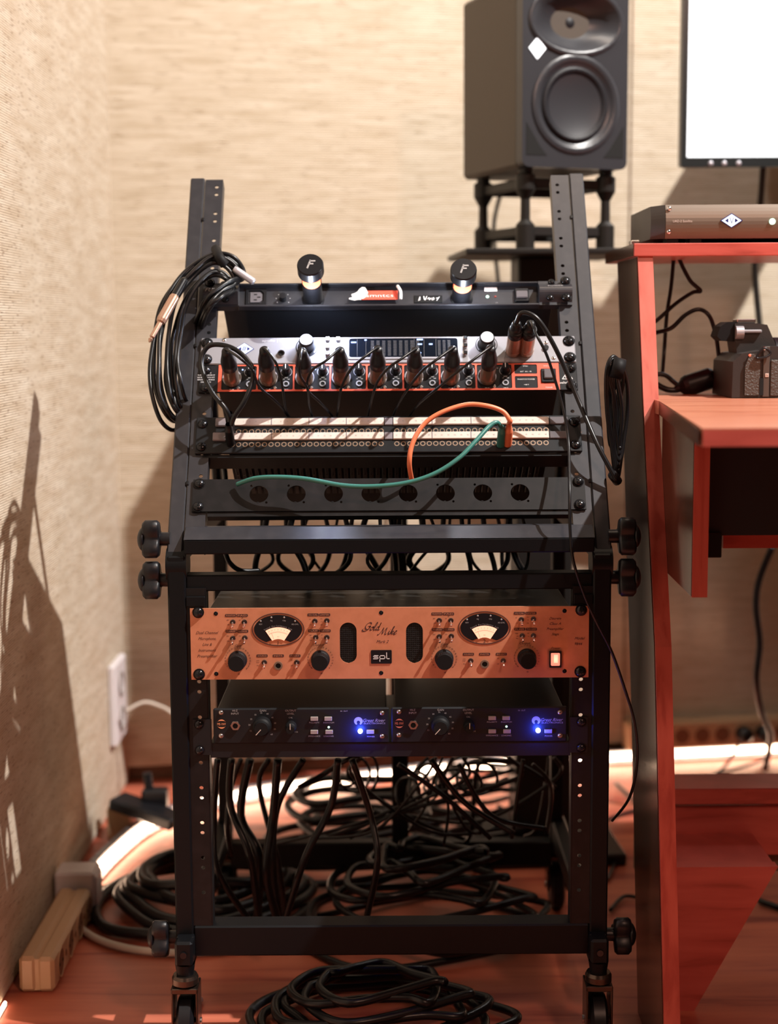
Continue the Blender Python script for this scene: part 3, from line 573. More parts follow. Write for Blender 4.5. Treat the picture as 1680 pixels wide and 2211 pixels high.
# --- D-hole connector panel
s0 = UL(840, 1103).z-.001; H = .0440; XP = unit('connector_panel', 'black blank rack panel with eight empty round connector holes', s0, 'rack panel'); L = ul(s0); f = -.0035
hs = []; hx = []
for i in range(8):
    x, z = L(559.6+80.43*i, 1070-.35*i); z = .0232; hx.append((x, z)); hs.append(circ(x, z, .0116, 24)); hs += [circ(x-.0095, z+.0115, .0016, 8), circ(x+.0095, z-.0115, .0016, 8)]
b = MB(); b.plate([(-.2413, 0), (.2413, 0), (.2413, H), (-.2413, H)], hs, f, f+.0022); b.span(-.222, .222, f+.0022, .010, -.006, .0, 0); XPb = b.build('panel', 'rail', XP)
for x, z in hx:
    b = MB(); b.box((x-.001, f+.001, z-.0115), (.003, .002, .0022), .0003); b.build('hole_key', 'rail', XP)
for s in (-1, 1):
    for zz in (.0062, .0378): rackscrew(XP, s*.2335, f, zz)
# --- patch bay
s0 = UL(840, 980).z; sT = UL(840, 902).z; H = sT-s0; PB = unit('patch_bay', 'black two row patch bay with white numbered label strips and small round jacks', s0, 'patch bay'); L = ul(s0); f = -.0035
b = MB(); b.box((0, f/2-.0005, H/2), (.4826, .004, H), .0008); b.span(-.232, .232, 0, .03, -.004, 0); b.build('front_panel', 'chassis', PB)
b = MB(); b.span(-.200, .200, .004, .19, .006, H-.003); b.build('chassis', 'matte', PB)
b = MB()
for i in range(48): b.span(-.196+i*.00815, -.196+i*.00815+.0050, .012, .115, .003, .008, .0004)
tag(b.build('jack_housing_row', 'black', PB), kind='stuff')
b = MB()
for i in range(48):
    for yy in (.060, .082): b.box((-.1935+i*.00815, yy, .0024), (.0013, .0013, .001))
tag(b.build('solder_tag_row', 'steel', PB), kind='stuff')
JR = None
for r_, (ys, yh, xg) in enumerate((((907, 922), 933.5, 467), ((938, 953), 961.5, 461))):
    zS0, zS1 = L(840, ys[1])[1], L(840, ys[0])[1]; zh = L(840, yh)[1]
    for (pa, pb) in ((507, 829), (849, 1184)):
        xa, xb = L(pa, ys[0])[0], L(pb, ys[0])[0]; b = MB(); b.span(xa, xb, f-.0035, f, zS0, zS1, .0006); st = b.build('label_strip', 'strip', PB)
        b = MB(); n = 24
        for i in range(n): 
            no = i+1+(24 if pa > 800 else 0); b.text(str(no), xa+(xb-xa)*(i+.5)/n, f-.0037, (zS0+zS1)/2, .0017)
        b.build('strip_numbers', 'grey', st)
        for i in range(1, 4): b = MB(); b.box((xa+(xb-xa)*6*i/24, f-.0036, (zS0+zS1)/2), (.0010, .0004, (zS1-zS0)*.96)); b.build('strip_divider', 'greyplastic', st)
    x0, x1 = L(xg, ys[0])[0], L(xg+29, ys[0])[0]; b = MB(); b.span(x0, x1, f-.0045, f, zS0-.001, zS1+.0005, .001); b.build('strip_end_block', 'greyplastic', PB)
    x0, x1 = L(1186, ys[0])[0], L(1224, ys[0])[0]; b = MB(); b.span(x0, x1, f-.0030, f, zS0, zS1, .0006); b.build('clear_strip_end', 'clear', PB)
    x0, x1 = L(830.5, ys[0])[0], L(847.5, ys[0])[0]; b = MB(); b.span(x0, x1, f-.0028, f, zS0, zS1, .0006); b.build('strip_joint', 'greyplastic', PB)
    for (pa, pb) in ((502, 823), (857, 1178.6)):
        for i in range(24):
            x, _ = L(pa+(pb-pa)*i/23, yh)
            if JR is None: JR = jack(PB, x, f, zh, .0034, 'ringgold', .0008)
            else: inst(JR, 'jack', PB, (x, f, zh))
x, z = L(1240, 936); b = MB(); b.text('Switchcraft', x-.008, f-.0003, z, .0035, .2, wid=.036); b.build('lettering', 'grey', PB)
for s in (-1, 1):
    for zz in (L(840, 966)[1], L(840, 917)[1]): rackscrew(PB, s*.2335, f, zz)
# --- eight channel converter, red and black
s0 = UL(840, 847.5).z; sT = UL(840, 789.5).z; H = sT-s0; BE = unit('mic_converter', 'black and red eight channel converter with eight microphone plugs in its front', s0); L = ul(s0); f = -.0035; e = f-.0004
b = MB(); b.box((0, f/2, H/2), (.4826, .0035, H), .0008); b.build('front_panel', 'black', BE)
b = MB(); b.span(-.2155, .2155, .001, .215, .001, H-.001, .0008); b.build('chassis', 'chassis', BE)
xl, xr = L(472, 818)[0], L(1207, 818)[0]; cells = []; WHT = MB()
for i in range(8):
    a, c = L(479.5+78.6*i, 818)[0], L(554.5+78.6*i, 818)[0]; cells.append(rrect(a, c, .0028, H-.002, .0018, 3))
rx0, rx1 = L(1111, 818)[0], L(1160, 818)[0]; cells += [rrect(rx0, rx1, .0240, H-.002, .0015, 3), rrect(rx0, rx1, .0028, .0205, .0015, 3)]
b = MB(); b.plate([(xl, .0003), (xr, .0003), (xr, H-.0003), (xl, H-.0003)], cells, e-.0004, e); b.build('red_frame', 'red', BE)
KK = SK = DK = None
plug_x = []
for i in range(8):
    px = 501+78.65*i; x, z = L(px, 836); xk, _ = L(px+39, 812); xs, _ = L(px+15, 812); plug_x.append((x, .0165))
    b = MB(); b.lathe([(.0122, 0), (.0122, .0022), (.0108, .0022), (.0108, 0)], (x, f, .0200), (0, -1, 0), 24); b.m = 1; b.lathe([(0, .0003), (.0108, .0003)], (x, f, .02), (0, -1, 0), 24); b.build('socket', ['silver2', 'hole'], BE)
    if KK is None:
        b = MB(); b.lathe([(.0055, 0), (.0052, .010), (.0046, .0125), (0, .0125)], (0, 0, 0), (0, -1, 0), 18); b.m = 1; b.box((-.0004, -.0127, .0012), (.0010, .0005, .0065)); KK = b.build('gain_knob', ['black', 'white'], BE); KK.location = (xk, f, .0290)
        b = MB(); 
        for j in range(20):
            a0, a1 = R(-50+280*j/20), R(-50+280*(j+1)/20); b.add([(q*math.cos(a), 0, q*math.sin(a)) for a in (a0, a1) for q in (.0066, .0074)], [(0, 1, 3, 2)])
        DK = b.build('dial_mark', 'silver2', BE); DK.location = (xk, e, .0290)
        b = MB(); b.lathe([(0, .0018), (.0018, .0016), (.0026, 0)], (0, 0, 0), (0, -1, 0), 12); SK = b.build('panel_screw', 'steel', BE); SK.location = (xs, f, .0055)
    else: inst(KK, 'gain_knob', BE, (xk, f, .0290)); inst(DK, 'dial_mark', BE, (xk, e, .0290)); inst(SK, 'panel_screw', BE, (xs, f, .0055))
    jack(BE, xk, f, .0112, .0042, 'silver2', .0012)
    b = MB(); b.dome((xk-.0095, f, H-.007), .0011, .0008, n=8); b.build('signal_lamp', 'dimblue' if i in (0, 1, 2, 3) else 'button', BE)
    WHT.text('MIC IN', x, e-.0002, .0045-.0028+.0018, .0013); WHT.text('LINE IN', xk, e-.0002, .0035, .0013); WHT.text('GAIN', xk, e-.0002, .0205, .0013); WHT.text('-10      +60', xk, e-.0002, .0182, .0014)
for zz, ts in ((.0315, ('SYNC', 'EXT  44.1  48')), (.0120, ('PHANTOM POWER', '+48 V'))):
    WHT.text(ts[0], (rx0+rx1)/2, e-.0002, zz+.004, .0018); WHT.text(ts[1], (rx0+rx1)/2, e-.0002, zz-.004, .0018)
x, z = L(448, 812)
for j, t in enumerate(('WARNING', 'TO REDUCE THE RISK OF', 'ELECTRIC SHOCK DO NOT', 'REMOVE COVER OR BACK', 'MADE IN CHINA')): WHT.text(t, x-.001, f-.0003, .0285-.0034*j, .0017, wid=(.012, .022, .022, .022, .013)[j])
x, z = L(1225, 826); WHT.text('behringer', x, f-.0003, .0110, .0034, wid=.0215)
for q in (((-.0066, 0), (.0066, 0)), ((.0066, 0), (0, .0095)), ((0, .0095), (-.0066, 0))):
    (ax, az), (bx, bz) = q; d = Vector((bx-ax, 0, bz-az)); WHT.box((x+(ax+bx)/2, f-.0003, .0162+(az+bz)/2), (d.length, .0003, .0009), 0, Matrix.Rotation(-math.atan2(d.z, d.x), 3, 'Y'))
for j in range(10): a0 = R(200-230*j/10); WHT.box((x+.0022*math.cos(a0), f-.0003, .0192+.0022*math.sin(a0)), (.0010, .0003, .0010))
x, _ = L(1184, 818); WHT.text('8 CH. ADC', x, e-.0006, H-.0045, .0016); WHT.text('POWER', x, e-.0006, .0035, .0018)
WHT.build('lettering', 'white', BE)
b = MB(); b.box((x, f-.0015, .0205), (.0190, .003, .0205), .0008); ps_ = b.build('power_switch', 'black', BE); b = MB(); b.box((x, f-.0038, .0215), (.0125, .004, .0135), .001); b.build('rocker', 'clear', ps_)
for s in (-1, 1):
    for zz in (.0062, H-.0075): rackscrew(BE, s*.2335, f, zz)
# --- silver interface
s0 = UL(840, 788).z; sT = UL(840, 731).z; H = sT-s0; AP = unit('audio_interface', 'silver audio interface with dark display, lit diamond emblem and two big black knobs', s0); L = ul(s0); f = -.0045; e = f-.0004
b = MB(); b.box((0, f/2, H/2), (.4826, .0045, H), .0012); b.build('front_panel', 'silver', AP)
b = MB(); b.span(-.2155, .2155, .001, .29, .001, H-.001, .0008); b.build('chassis', 'chassis', AP)
x, z = L(528, 758); b = MB(); b.plate([(x-.0128, z), (x, z-.0098), (x+.0128, z), (x, z+.0098)], [], e-.0002, e); lg = b.build('emblem', 'logob', AP); b = MB(); b.plate([(x-.0115, z), (x, z-.0088), (x+.0115, z), (x, z+.0088)], [[(x-.0078, z), (x-.0038, z+.0032), (x-.0038, z-.0032)], [(x+.0078, z), (x+.0038, z-.0032), (x+.0038, z+.0032)]], e-.0005, e-.0003); b.build('lit_diamond', 'logo', lg)
b = MB(); 
for q in (-.0018, -.0006, .0008, .0020): b.box((x+q, e-.0007, z), (.0006, .0002, .0075), 0, Matrix.Rotation(R(18), 3, 'Y'))
b.build('emblem_lines', 'logob', lg)
LT = MB(); x, z = L(594, 739.5); LT.text('apollo | x8p', x, e, z, .0036, wid=.033)
x, _ = L(578, 757); LT.text('INST 1', x, e, .0225, .0014); x, _ = L(610, 757); LT.text('HI-Z', x, e, .0225, .0014); LT.build('lettering', 'white', AP)
for px in (608, 578): x, _ = L(px, 765); jack(AP, x, f, .0145, .0046, 'chrome', .0028)
for (px, py, rg) in ((663, 754, .0145), (1050, 748.5, .0142)):
    x, z = L(px, py); b = MB(); b.lathe([(0, .0004), (rg, .0004), (rg, 0)], (x, f, z), (0, -1, 0), 32); dl = b.build('dial', 'black', AP)
    b = MB()
    for j in range(24):
        a0, a1 = R(-40+260*j/24), R(-40+260*(j+.9)/24); b.add([(x+q*math.cos(a), f-.0006, z+q*math.sin(a)) for a in (a0, a1) for q in (.0118, .0132)], [(0, 1, 3, 2)])
    b.build('light_ring', 'silver2', dl)
    b = MB(); b.lathe([(.0098, 0), (.0096, .016), (.0082, .0185)], (x, f, z), (0, -1, 0), 28); b.m = 1; b.lathe([(.0082, .0185), (.0080, .0190), (0, .0190)], (x, f, z), (0, -1, 0), 28); b.build('knob', ['black', 'knobtop'], dl)
for px, py in ((708, 737), (730.5, 737), (708, 753), (730.5, 753), (708, 769), (731, 769), (1003.6, 735), (1003.6, 751), (1003.6, 767)):
    x, z = L(px, py); b = MB(); b.box((x, f-.0022, z-.001), (.0062, .0045, .0062), .001); b.build('button', 'chrome', AP)
x0, x1 = L(754, 750)[0], L(988, 750)[0]; z0, z1 = L(840, 776)[1], L(840, 735.5)[1]
b = MB(); b.plate(rrect(x0-.0025, x1+.0025, z0-.0025, z1+.0015, .004, 4), [rrect(x0, x1, z0, z1, .003, 4)], f-.0012, f); dp = b.build('display', 'silver2', AP)
b = MB(); b.plate(rrect(x0, x1, z0, z1, .003, 4), [], e-.0002, e); b.build('display_glass', 'scr', dp)
b = MB(); W = x1-x0
for c in range(9):
    for r_ in range(13): b.box((x0+W*(.215+.052*c), e-.0004, z0+.003+r_*.0018), (.0042, .0002, .0006))
for c in range(3):
    for r_ in range(13): b.box((x0+W*(.83+.045*c), e-.0004, z0+.003+r_*.0018), (.0036, .0002, .0006))
for q in (.075, .155, .60, .69, .80): b.box((x0+W*q, e-.0004, (z0+z1)/2), (.0004, .0002, (z1-z0)*.92))
tag(b.build('meter_segments', 'seg', dp), kind='stuff')
b = MB()
for q, r_, w_ in ((.035, .80, .0065), (.145, .92, .0028), (.645, .93, .0078), (.645, .68, .0055), (.645, .22, .0028), (.745, .68, .0045)): b.box((x0+W*q+.001, e-.0005, z0+(z1-z0)*r_), (w_, .0002, .0020), .0)
b.build('readouts', 'dimblue', dp)
for px, py in ((485, 738), (484, 781), (1178, 744), (1195, 777)): x, z = L(px, py); b = MB(); b.dome((x, f, z), .0028, .0014); b.build('panel_screw', 'chrome', AP)
x, z = L(1178, 756); b = MB(); b.lathe([(.0036, 0), (.0036, .003), (0, .003)], (x, f, z)); b.build('toggle_base', 'black', AP)
for s in (-1, 1):
    for zz in (.0070, H-.0085): rackscrew(AP, s*.2335, f, zz, .0068)
AP_s0, AP_H = s0, H
lamp('interface_fill_light', 'AREA', (UM @ Vector((UL(700, 740).x+.005, -.035, s0+H+.012))), .35, (.55, .66, 1.0), .03, UM @ Vector((UL(700, 760).x, 0, s0+.02)))  # added area lamp brightening the panel, not light from the display
# --- power conditioner with two pull-out lamps
s0 = UL(840, 664).z; sT = UL(840, 613).z; H = sT-s0; FU = unit('power_conditioner', 'black power conditioner at the top of the rack with two lit pull-out lamps', s0, 'power conditioner'); L = ul(s0); f = -.004
xa, xb = L(516, 640)[0], L(1163, 640)[0]
b = MB(); b.span(xa, xb, .004, .006, .002, H-.001); b.span(xa, xb, -.006, .004, -.001, .002, .0008); b.span(xa, xb, -.004, .004, H-.0025, H, .0008); b.build('front_panel', 'uprail', FU)
b = MB(); b.span(-.2155, .2155, .006, .235, .001, H-.001, .0008); b.build('chassis', 'chassis', FU)
for s, a0, a1 in ((-1, -.2413, xa), (1, xb, .2413)):
    b = MB(); n = 12; prof = [(.006, .0), (-.004, .0)]+[(-.004-.011*math.sin(math.pi*i/n), .004+(H-.008)*(i/n)) for i in range(n+1)]+[(-.004, H), (.006, H)]
    vs = [(a0, y, z) for y, z in prof]+[(a1, y, z) for y, z in prof]; m = len(prof); b.add(vs, [(i, (i+1) % m, m+(i+1) % m, m+i) for i in range(m)]); b.add([(a0, y, z) for y, z in prof], [tuple(range(m))]); b.add([(a1, y, z) for y, z in prof], [tuple(range(m))])
    b.build('end_cap', 'uprail', FU)
for s in (-1, 1):
    for xx, zz in ((s*.2335, .007), (s*.2335, H-.004), (s*.212, .007), (s*.215, H-.006)): rackscrew(FU, xx, -.010, zz, .0042 if abs(xx) < .22 else .006, 'screw')
fy = .004; ef = fy-.0004
x, z = L(553, 637); z = H*.52; b = MB(); b.plate([(x-.0135, z-.0125), (x+.0135, z-.0125), (x+.0135, z+.0125), (x-.0135, z+.0125)], [[(x-.0100, z-.0100), (x+.0060, z-.0100), (x+.0100, z-.0060), (x+.0100, z+.0060), (x+.0060, z+.0100), (x-.0100, z+.0100)]], fy-.002, fy); so = b.build('mains_socket', 'black', FU)
b = MB(); b.plate([(x-.0078, z-.0078), (x+.0048, z-.0078), (x+.0078, z-.0048), (x+.0078, z+.0048), (x+.0048, z+.0078), (x-.0078, z+.0078)], [], fy-.0012, fy); b.m = 1
for q in ((-.001, .0042), (.0035, 0), (-.001, -.0042)): b.box((x+q[0], fy-.0014, z+q[1]), (.0042, .0004, .0014))
b.build('socket_core', ['clear', 'hole'], so)
x, z = L(611, 643); b = MB(); b.lathe([(.0048, 0), (.0045, .009), (0, .0095)], (x, fy, H*.45)); b.build('dimmer_knob', 'black', FU)
b = MB()
for j in range(7): a = R(215-250*j/6); b.box((x+.0092*math.cos(a), ef, H*.45+.0092*math.sin(a)), (.0012, .0003, .0012))
b.text('DIMMER', x, ef, .0055, .0016); x2, _ = L(477, 637); b.text('FURMAN', x2-.002, -.0155, H*.52, .0052, .3, wid=.034); x3, _ = L(1198, 637); b.text('POWER', x3, -.0155, H*.6, .0018, wid=.02)
x, _ = L(1053, 650); b.text('PROTECTION', x, ef, .006, .0015); x, _ = L(1073, 650); b.text('OK', x, ef, .009, .0015); b.build('lettering', 'grey', FU)
x, _ = L(1060, 623); b = MB(); b.box((x, fy-.0006, H-.0075), (.0170, .0012, .0065), .0003); b.build('white_tag', 'paper', FU)
x, _ = L(1053, 637); b = MB(); b.dome((x, fy, H*.50), .0022, .0018); b.build('green_lamp', 'greenled', FU)
x, _ = L(1070, 637); b = MB(); b.dome((x, fy, H*.50), .0016, .0014); b.build('red_lamp', mat('dim_red', (.25, .04, .03), .3), FU)
x, _ = L(1127, 638); b = MB(); b.box((x, fy-.002, H*.52), (.0185, .004, .0210), .0010); ps_ = b.build('power_switch', 'black', FU); b = MB(); b.box((x, fy-.0048, H*.50), (.0150, .004, .0110), .001); b.build('rocker', 'clear', ps_)
x, _ = L(925, 644); b = MB(); b.box((x, fy-.0006, .0150), (.037, .0010, .0115), .0002); hl = b.build('handwritten_label', 'matte', FU); b = MB()
for j, st in enumerate(([(0, 0), (.1, .8), (.2, .1)], [(.0, .9), (.3, .2), (.5, .9), (.4, .1)], [(0, .3), (.2, .6), (.4, .2), (.6, .6)], [(0, .2), (.2, .6), (.4, .3), (.1, .1)], [(0, .5), (.3, .5), (.2, 0), (.5, .8)])): b.ribbon(st, x-.013+.0056*j, fy-.0014, .0120, .008, .08, .12, R(40), .2)
b.build('chalk_writing', 'paper', hl)
xa_, xb_ = L(781, 640)[0], L(859, 640)[0]; b = MB(); b.box(((xa_+xb_)/2, fy-.0045, .0190), (xb_-xa_, .0006, .0165), 0, Matrix.Rotation(R(-12), 3, 'X')); rt = b.build('red_tape', 'redtape', FU)
b = MB(); b.text('smntcs', (xa_+xb_)/2, fy-.0056, .0180, .0048, wid=.036); b.build('tape_writing', 'paper', rt)
b = MB(); random.seed(3)
for (cx, cz, w_, h_) in ((775, .0180, .013, .009), (784, .0220, .010, .014), (768, .0130, .012, .005)):
    x, _ = L(cx, 640); n = 11; b.plate([(x+w_*(.5+.28*random.random())*math.cos(2*math.pi*i/n), cz+h_*(.4+.35*random.random())*math.sin(2*math.pi*i/n)) for i in range(n)], [], fy-.006-.001*random.random(), fy-.0055)
x, _ = L(860, 630); b.tube(spline([(x+.003, fy-.008, .010), (x+.003, fy-.011, .020), (x-.001, fy-.008, .031)], 5), .0021, 6); b.build('torn_paper', 'paper', rt)
for (bx, by, tx_, ty, ln) in ((676, 646, 671, 553, .080), (997, 646, 1000, 567, .068)):
    x, z = L(bx, by); z = H*.42; lt = bpy.data.objects.new('pull_out_lamp', None)
    b = MB(); b.lathe([(.0150, 0), (.0135, .002), (.0128, .003), (.0128, ln-.038), ], (x, fy, z), (0, -1, 0), 28)
    b.lathe([(.0128, ln-.018), (.0165, ln-.018), (.0170, ln-.016), (.0170, ln-.002), (.0158, ln), (0, ln)], (x, fy, z), (0, -1, 0), 28)
    # back half of the lamp barrel around the opening
    n = 14; A = [R(-15+210*i/n) for i in range(n+1)]; vs = [(x+.0128*math.cos(a), fy-h_, z+.0128*math.sin(a)) for h_ in (ln-.038, ln-.018) for a in A]
    b.add(vs, [(i, i+1, n+2+i, n+1+i) for i in range(n)], True)
    lt = b.build('pull_out_lamp', 'black', FU, recalc=False)
    b = MB(); vs = [(x+.0120*math.cos(a), fy-h_, z+.0120*math.sin(a)) for h_ in (ln-.038, ln-.018) for a in A]; b.add(vs, [(i, i+1, n+2+i, n+1+i) for i in range(n)], True); b.lathe([(0, ln-.038), (.0122, ln-.038)], (x, fy, z)); b.lathe([(0, ln-.0182), (.0122, ln-.0182)], (x, fy, z)); b.build('lamp_reflector', 'lampglow', lt, recalc=False)
    b = MB(); b.dome((x, fy-ln+.036, z), .0042, .010, (0, -1, 0), 12, 5); b.build('lamp_bulb', 'bulb', lt)
    b = MB(); q = fy-ln-.0003
    for (ax, az, bx_, bz) in ((-.0035, -.0055, .0, .0055), (-.0002, .0048, .0055, .0048), (-.0018, .0005, .0030, .0005)):
        d = Vector((bx_-ax, 0, bz-az)); b.box((x+(ax+bx_)/2, q, z+(az+bz)/2), (d.length+.002, .0004, .0022), 0, Matrix.Rotation(-math.atan2(d.z, d.x), 3, 'Y'))
    b.build('cap_letter', 'grey', lt)
    lamp('rack_lamp_light', 'POINT', (x, fy-ln+.030, z-.034), .38, (.80, .88, 1.0), .003, parent=FU)

# ------------------------------------------------------------------ microphone plugs and their thin cables
def xlr(name, base, ax, L1, L2, r, label, group, exitpts, cr=.0017, m1='conn'):
    """base point and axis in world; barrel then boot; cable follows exitpts"""
    ax = Vector(ax).normalized(); T = thing(name, label, 'microphone cable', base, (0, 0, 0), group)
    b = MB(); b.lathe([(0, 0), (r*.98, 0), (r*1.04, .002), (r*1.04, .007), (r, .008), (r, L1)], base, ax, 22); b.build('barrel', m1, T, world=True)
    b = MB(); b.lathe([(r*1.02, L1-.001), (r*1.03, L1+.012), (r*.96, L1+L2*.45), (r*.70, L1+L2*.82), (r*.62, L1+L2), (r*.45, L1+L2+.002)], base, ax, 22, sharp=False); b.build('boot', 'black', T, world=True)
    tip = Vector(base)+ax*(L1+L2); b = MB(); b.tube(spline([tip-ax*.006, tip+ax*.004]+exitpts, 9), cr, 7); b.build('cord', 'rubber', T, world=True)
    return T
nrm = (UM.to_3x3() @ Vector((0, -1, 0)))
s0 = UL(840, 847.5).z; tips = []
ends = [  # cable paths in (px, py, local y) on the tilted frame
 [(520, 775, -.10), (545, 800, -.07), (560, 835, -.05), (590, 862, -.03), (612, 885, -.01), (626, 908, .010)],
 [(594, 780, -.085), (606, 815, -.06), (612, 850, -.035), (617, 885, -.01), (630, 908, .012)],
 [(648, 778, -.095), (648, 810, -.075), (664, 840, -.055), (668, 875, -.02), (677, 910, .010)],
 [(705, 778, -.09), (672, 802, -.08), (664, 840, -.05), (690, 868, -.03), (712, 892, -.005), (727, 910, .012)],
 [(780, 776, -.09), (756, 800, -.075), (738, 835, -.05), (731, 875, -.02), (727, 908, .010)],
 [(862, 778, -.09), (838, 795, -.08), (815, 825, -.06), (803, 862, -.03), (794, 905, .012)],
 [(938, 780, -.09), (912, 800, -.075), (884, 835, -.05), (862, 870, -.02), (846, 905, .012)],
 [(1015, 782, -.09), (985, 805, -.075), (945, 838, -.055), (905, 872, -.02), (880, 905, .012)]]
ordn = ['leftmost plug', 'second from the left', 'third from the left', 'fourth from the left', 'fifth from the left', 'sixth from the left', 'seventh from the left', 'rightmost plug']
for i in range(8):
    base = UM @ Vector((plug_x[i][0]+.0005, -.004, s0+.0165))
    ax = (UM.to_3x3() @ Vector((0, -1, -.03+.02*math.sin(i*2.1)))).normalized()
    xlr('microphone_cable', base, ax, .036, .038, .0098, 'microphone cable in the red and black converter, '+ordn[i], 'microphone cables in the converter', [UW(*p) for p in ends[i]])
s0a = AP_s0
for px, lab, col, ex, cr in ((1107, 'left copper plug in the silver interface with thick cable arching right', 'brass', [UW(1128, 675, -.085), UW(1160, 688, -.085), UW(1192, 738, -.07), UW(1222, 800, -.05), UW(1252, 872, -.035), UW(1290, 960, -.03), UW(1332, 1038, -.012)], .0030),
                           (1136, 'right copper plug in the silver interface with thin cable hanging low', 'brass', [UW(1158, 722, -.09), UW(1180, 765, -.08), UW(1200, 825, -.06), UW(1218, 890, -.045), UW(1228, 960, -.035), AY(1230, 1060, D-.01), AY(1231, 1140, D-.022), AY(1238, 1210, D-.022), AY(1262, 1285, D-.018), AY(1292, 1350, D-.016), AY(1322, 1410, D-.014), AY(1350, 1490, D-.012), AY(1370, 1560, D-.01), AY(1376, 1640, D), AY(1360, 1720, D+.02), AY(1322, 1772, D+.06)], .0019)):
    q = UL(px, 768); base = UM @ Vector((q.x, -.005, s0a+.0155)); xlr('microphone_cable', base, nrm, .040, .026, .0092, lab, None, ex, cr, col)
# small black straps holding plugs
# ------------------------------------------------------------------ patch cords on the patch bay
def patch(name, pts, pl, r, m, label, plug_dir, rings=None):
    T = thing(name, label, 'patch cord', pl); b = MB(); b.tube(spline(pts, 10), r, 10); b.build('cord', m, T, world=True)
    b = MB(); d = Vector(plug_dir).normalized(); b.lathe([(0, 0), (r*1.75, .0), (r*1.85, .002), (r*1.80, .024), (r*1.35, .030), (r*1.2, .034)], Vector(pl), d, 14); b.build('plug', m, T, world=True); return T
up_ = UM.to_3x3() @ Vector((0, -.96, .28))
pO = UW(1096, 960, -.004); tO = pO+up_*.034
patch('patch_cable', [tO-up_*.006, tO+up_*.004, UW(1101, 908, -.05), UW(1085, 888, -.055), UW(1050, 876, -.06), UW(1005, 874, -.06), UW(950, 892, -.06), UW(912, 920, -.055), UW(890, 960, -.05), UW(884, 1000, -.04), UW(889, 1036, -.012)], pO, .0030, 'orange', 'orange patch cord curving over the patch bay', up_)
pG = UW(1081, 962, -.004); tG = pG+up_*.030
patch('patch_cable', [tG-up_*.006, tG+up_*.002, UW(1081, 920, -.042), UW(1072, 912, -.05), UW(1055, 922, -.052), UW(1025, 955, -.055), UW(990, 990, -.055), UW(940, 1022, -.05), UW(880, 1042, -.045), UW(810, 1050, -.04), UW(740, 1048, -.038), UW(660, 1034, -.035), UW(600, 1030, -.034), UW(550, 1033, -.025), UW(512, 1046, -.010)], pG, .0028, 'green', 'dark green patch cord sweeping below the patch bay', up_)
pB = UW(498, 958, -.004)
T = patch('patch_cable', [UW(500, 918, -.036), UW(506, 900, -.045), UW(530, 862, -.055), UW(546, 815, -.06), UW(540, 785, -.06), UW(512, 757, -.062), UW(480, 745, -.062), UW(450, 748, -.06), UW(435, 775, -.055), UW(440, 810, -.052), UW(460, 850, -.050), UW(485, 880, -.045), UW(496, 905, -.036), UW(498, 935, -.020)], pB, .0031, 'rubber', 'black patch cord looping upright at the left end of the patch bay', up_)
pB2 = UW(499, 931, -.004); b = MB(); b.lathe([(0, 0), (.0053, 0), (.0055, .024), (.0040, .032)], pB2, up_, 14); b.m = 1; b.lathe([(.0057, .004), (.0057, .006)], pB, up_, 14); b.build('plug', ['rubber', 'steel'], T, world=True)

# ------------------------------------------------------------------ coils of cable hung on the rack
def coil_loops(loops, r, m, T, name='loop', n=8):
    for pts in loops:
        b = MB(); b.tube(spline(pts, 7, True), r, n, cap=False); b.build(name, m, T, world=True)
random.seed(11)
CL = thing('cable_coil', 'black instrument cable coil hung over the top left rack rail with a copper jack plug', 'cable coil', UW(400, 800, 0))
shape = [(528, 592, -.02), (500, 556, -.03), (455, 548, -.035), (398, 588, -.035), (352, 648, -.03), (332, 720, -.02), (326, 790, -.015), (330, 850, -.01), (348, 905, .0), (378, 922, .03), (402, 880, .05), (398, 800, .05), (408, 730, .04), (440, 655, -.03), (490, 612, -.035)]
cx, cy = 420, 740; loops = []
for k in range(9):
    sc = 1.0-.055*k+random.uniform(-.02, .02); jx, jy = random.uniform(-4, 4), random.uniform(-6, 6)
    loops.append([UW(cx+(x-cx)*sc+jx+random.uniform(-3, 3)+k*2, cy+(y-cy)*(1-.03*k)+jy+random.uniform(-3, 3), ly-.004*(k % 3)+random.uniform(-.004, .004)) for x, y, ly in shape])
coil_loops(loops, .0028, 'rubber', CL, 'cable_turn')
b = MB(); a, c = UW(378, 640, -.05), UW(344, 700, -.05); d = (c-a).normalized(); b.lathe([(.003, -.012), (.0058, 0), (.0066, .002), (.0066, .038), (.0056, .042), (.0036, .0425), (.0034, .066), (.0014, .067), (.0030, .070), (.0012, .074), (0, .0745)], a, d, 18); b.build('jack_plug', 'brass', CL, world=True)
b = MB(); b.lathe([(.0028, -.03), (.0055, -.026), (.0058, 0)], a, d, 16); b.build('plug_boot', 'rubber', CL, world=True)
b = MB(); b.tube(spline([UW(466, 538, -.035), UW(474, 556, -.050), UW(486, 572, -.045)], 5), .0065, 10); b.build('strap', 'matte', CL, world=True)
b = MB(); a, c = UW(505, 580, -.04), UW(550, 610, -.03); d = (c-a).normalized(); b.lathe([(.004, 0), (.0048, .004), (.0048, .030), (.003, .032)], a, d, 14); b.build('jack_plug', 'silver2', CL, world=True)
CR = thing('cable_coil', 'black cable bundle hanging from the right outer side of the rack beside the desk', 'cable coil', AY(1330, 900, D+.1))
